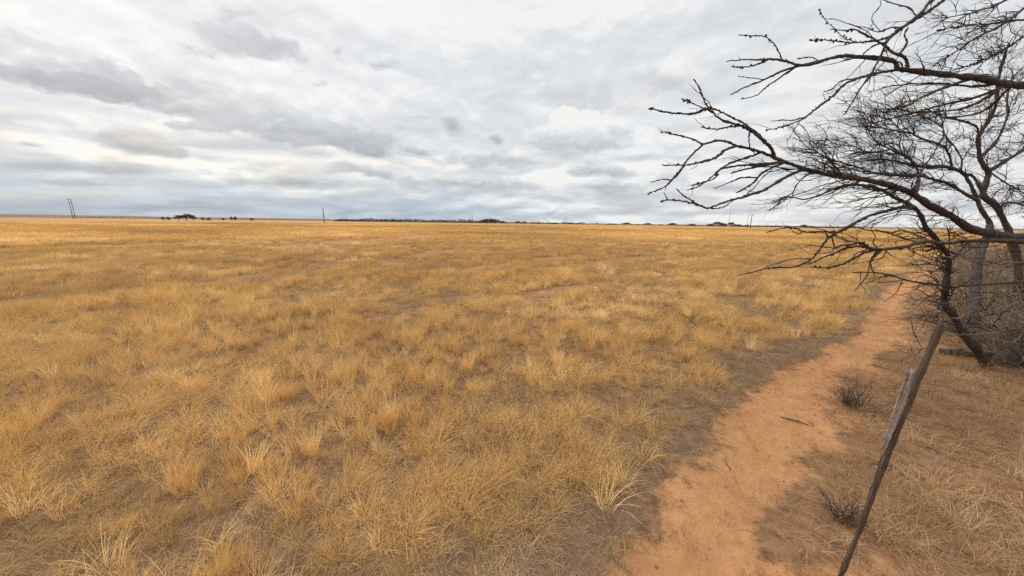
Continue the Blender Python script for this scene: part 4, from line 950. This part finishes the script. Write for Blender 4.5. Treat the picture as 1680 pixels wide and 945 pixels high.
FT = [
 (305, 357, 26, 8.5, 300, 0, 'largest dark domed tree left of the single plain pole', False), (292, 357, 17, 6, 305, 1, 'dark tree on the left flank of the largest domed tree', False), (317, 357.5, 15, 6, 310, 1, 'dark tree on the right flank of the largest domed tree', False),
 (267, 357, 9, 3.6, 315, 3, 'small grey bush left of the largest domed tree', True), (276, 357, 8, 3.2, 318, 2, 'second small grey bush left of the largest domed tree', True), (332, 358, 12, 3.6, 315, 3, 'low grey bush just right of the largest domed tree', True), (342, 358, 9, 3.0, 318, 2, 'low bush second right of the largest domed tree', True),
 (366, 358, 6, 2.2, 325, 3, 'tiny bush left of the dark pair of trees', False), (380, 358.5, 5, 5.0, 320, 0, 'left one of the dark pair of small trees', False), (386, 358.5, 6, 4.6, 322, 1, 'right one of the dark pair of small trees', False), (413, 359, 9, 3.4, 325, 3, 'lone grey bush between the dark pair and the single plain pole', True),
 (801, 366, 24, 9.6, 420, 2, 'domed tree right of the thin twin power pole', False), (812, 366, 24, 9.0, 425, 2, 'domed tree with paler side, right half of the clump', True), (792, 366, 17, 6.5, 418, 3, 'left flank tree of the domed clump near centre', False), (824, 366.5, 16, 5.0, 424, 3, 'low right flank bush of the domed clump near centre', False),
 (850, 366.5, 12, 4.6, 440, 2, 'low round tree right of the domed clump', True), (861, 366.7, 12, 4.4, 440, 3, 'low round tree beside the one right of the domed clump', True), (883, 367, 9, 2.2, 445, 3, 'tiny bush midway between domed clump and faint twin pole', False), (908, 367.3, 14, 2.2, 445, 2, 'flat low bush left of the faint twin pole', False),
 (935, 367.7, 16, 3.0, 445, 3, 'flat low bush at the foot of the faint twin pole', False), (947, 367.9, 10, 2.0, 448, 2, 'tiny bush right of the faint twin pole', False), (979, 368.3, 5, 2.8, 440, 1, 'small thin tree alone right of the faint twin pole', True), (1002, 368.6, 18, 2.4, 440, 2, 'long flat bush left of the dark roofed looking tree', False),
 (1026, 369, 16, 4.4, 430, 0, 'dark rounded tree with open pale underside right of centre', False), (1061, 369.4, 15, 4.0, 430, 0, 'flat topped tree midway along the right horizon', True), (1084, 369.6, 10, 2.0, 432, 3, 'tiny bush right of the flat topped tree', True), (1101, 369.8, 18, 4.6, 425, 0, 'dark wide tree under the tips of the drooping branch', False),
 (1134, 370, 19, 3.6, 420, 2, 'low rounded bush below the drooping branch tips', False), (1166, 370.6, 16, 4.4, 410, 2, 'left end tree of the big clump below the mast', False), (1178, 370.6, 20, 8.2, 408, 0, 'taller left dome of the big clump below the mast', True), (1187, 370.8, 16, 5.6, 412, 2, 'middle tree of the big clump below the mast', True), (1200, 371, 15, 7.8, 408, 1, 'dark right dome of the big clump below the mast', False),
 (1211, 371.2, 15, 4.6, 410, 3, 'right end tree of the big clump below the mast', False), (1225, 371.4, 12, 3.2, 412, 2, 'low bush at the foot of the tall single pole', False), (1265, 372, 8, 2.4, 420, 3, 'tiny round bush right of the tall single pole', False), (1319, 372.6, 14, 5.0, 400, 1, 'rounded tree seen left of the low dark limb', False), (1331, 372.8, 16, 3.2, 402, 3, 'low bush right of the rounded tree near the low dark limb', False)]
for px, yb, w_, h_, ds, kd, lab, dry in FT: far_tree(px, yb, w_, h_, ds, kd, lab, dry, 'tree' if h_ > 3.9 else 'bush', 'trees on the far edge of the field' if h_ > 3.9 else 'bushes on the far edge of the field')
# far continuous scrub belt: one mass
g = np.random.default_rng(600); V, T, Bc = [], [], []; k = 0
for x0, x1, hh, ds, dn in ((548, 660, 4.2, 560, 3600), (640, 800, 4.4, 540, 4200), (700, 960, 2.6, 520, 3000), (960, 1400, 1.5, 520, 1500), (1200, 1420, 2.0, 500, 700), (130, 300, 1.3, 900, 300), (350, 540, 1.3, 900, 400)):
    for _ in range(dn):
        px = g.uniform(x0, x1); bb = on_far(px, 366, ds+g.uniform(-15, 15)); top_ = hh*(0.45+1.1*float(fbm(px, 0.0, 16, 3, 77)))*min(1, (px-x0)/12+0.2)
        p = bb+[0, 0, g.uniform()**1.5*max(top_, 0.5)]
        if ds > 800: p[2] = -1.0+g.uniform(0, 3.0)
        elif ds > 500: p[2] = max(p[2], -3.0)
        s = g.uniform(0.5, 1.2); a, b_ = g.normal(size=3), g.normal(size=3); a /= np.linalg.norm(a); b_ /= np.linalg.norm(b_)
        V += [p-a*s, p+a*s, p+b_*s]; T.append((k, k+1, k+2)); k += 3; Bc += [float(g.uniform())]*3
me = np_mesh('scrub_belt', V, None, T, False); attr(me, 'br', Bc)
tag(link('scrub_belt', me, None, mat_leaf('hazed_scrub_foliage', (0.060, 0.056, 0.046), (0.12, 0.112, 0.09))), 'continuous low dark scrub belt along the horizon', 'scrub', kind='stuff')  # scrub colour lifted to imitate aerial haze

# ------------------------------------------------------------------ render settings
S.view_settings.view_transform = 'Standard'; S.view_settings.look = 'None'; S.view_settings.exposure = 0; S.view_settings.gamma = 1
S.cycles.max_bounces = 6; S.cycles.diffuse_bounces = 3; S.cycles.transmission_bounces = 3; S.cycles.transparent_max_bounces = 4
S.cycles.use_denoising = False
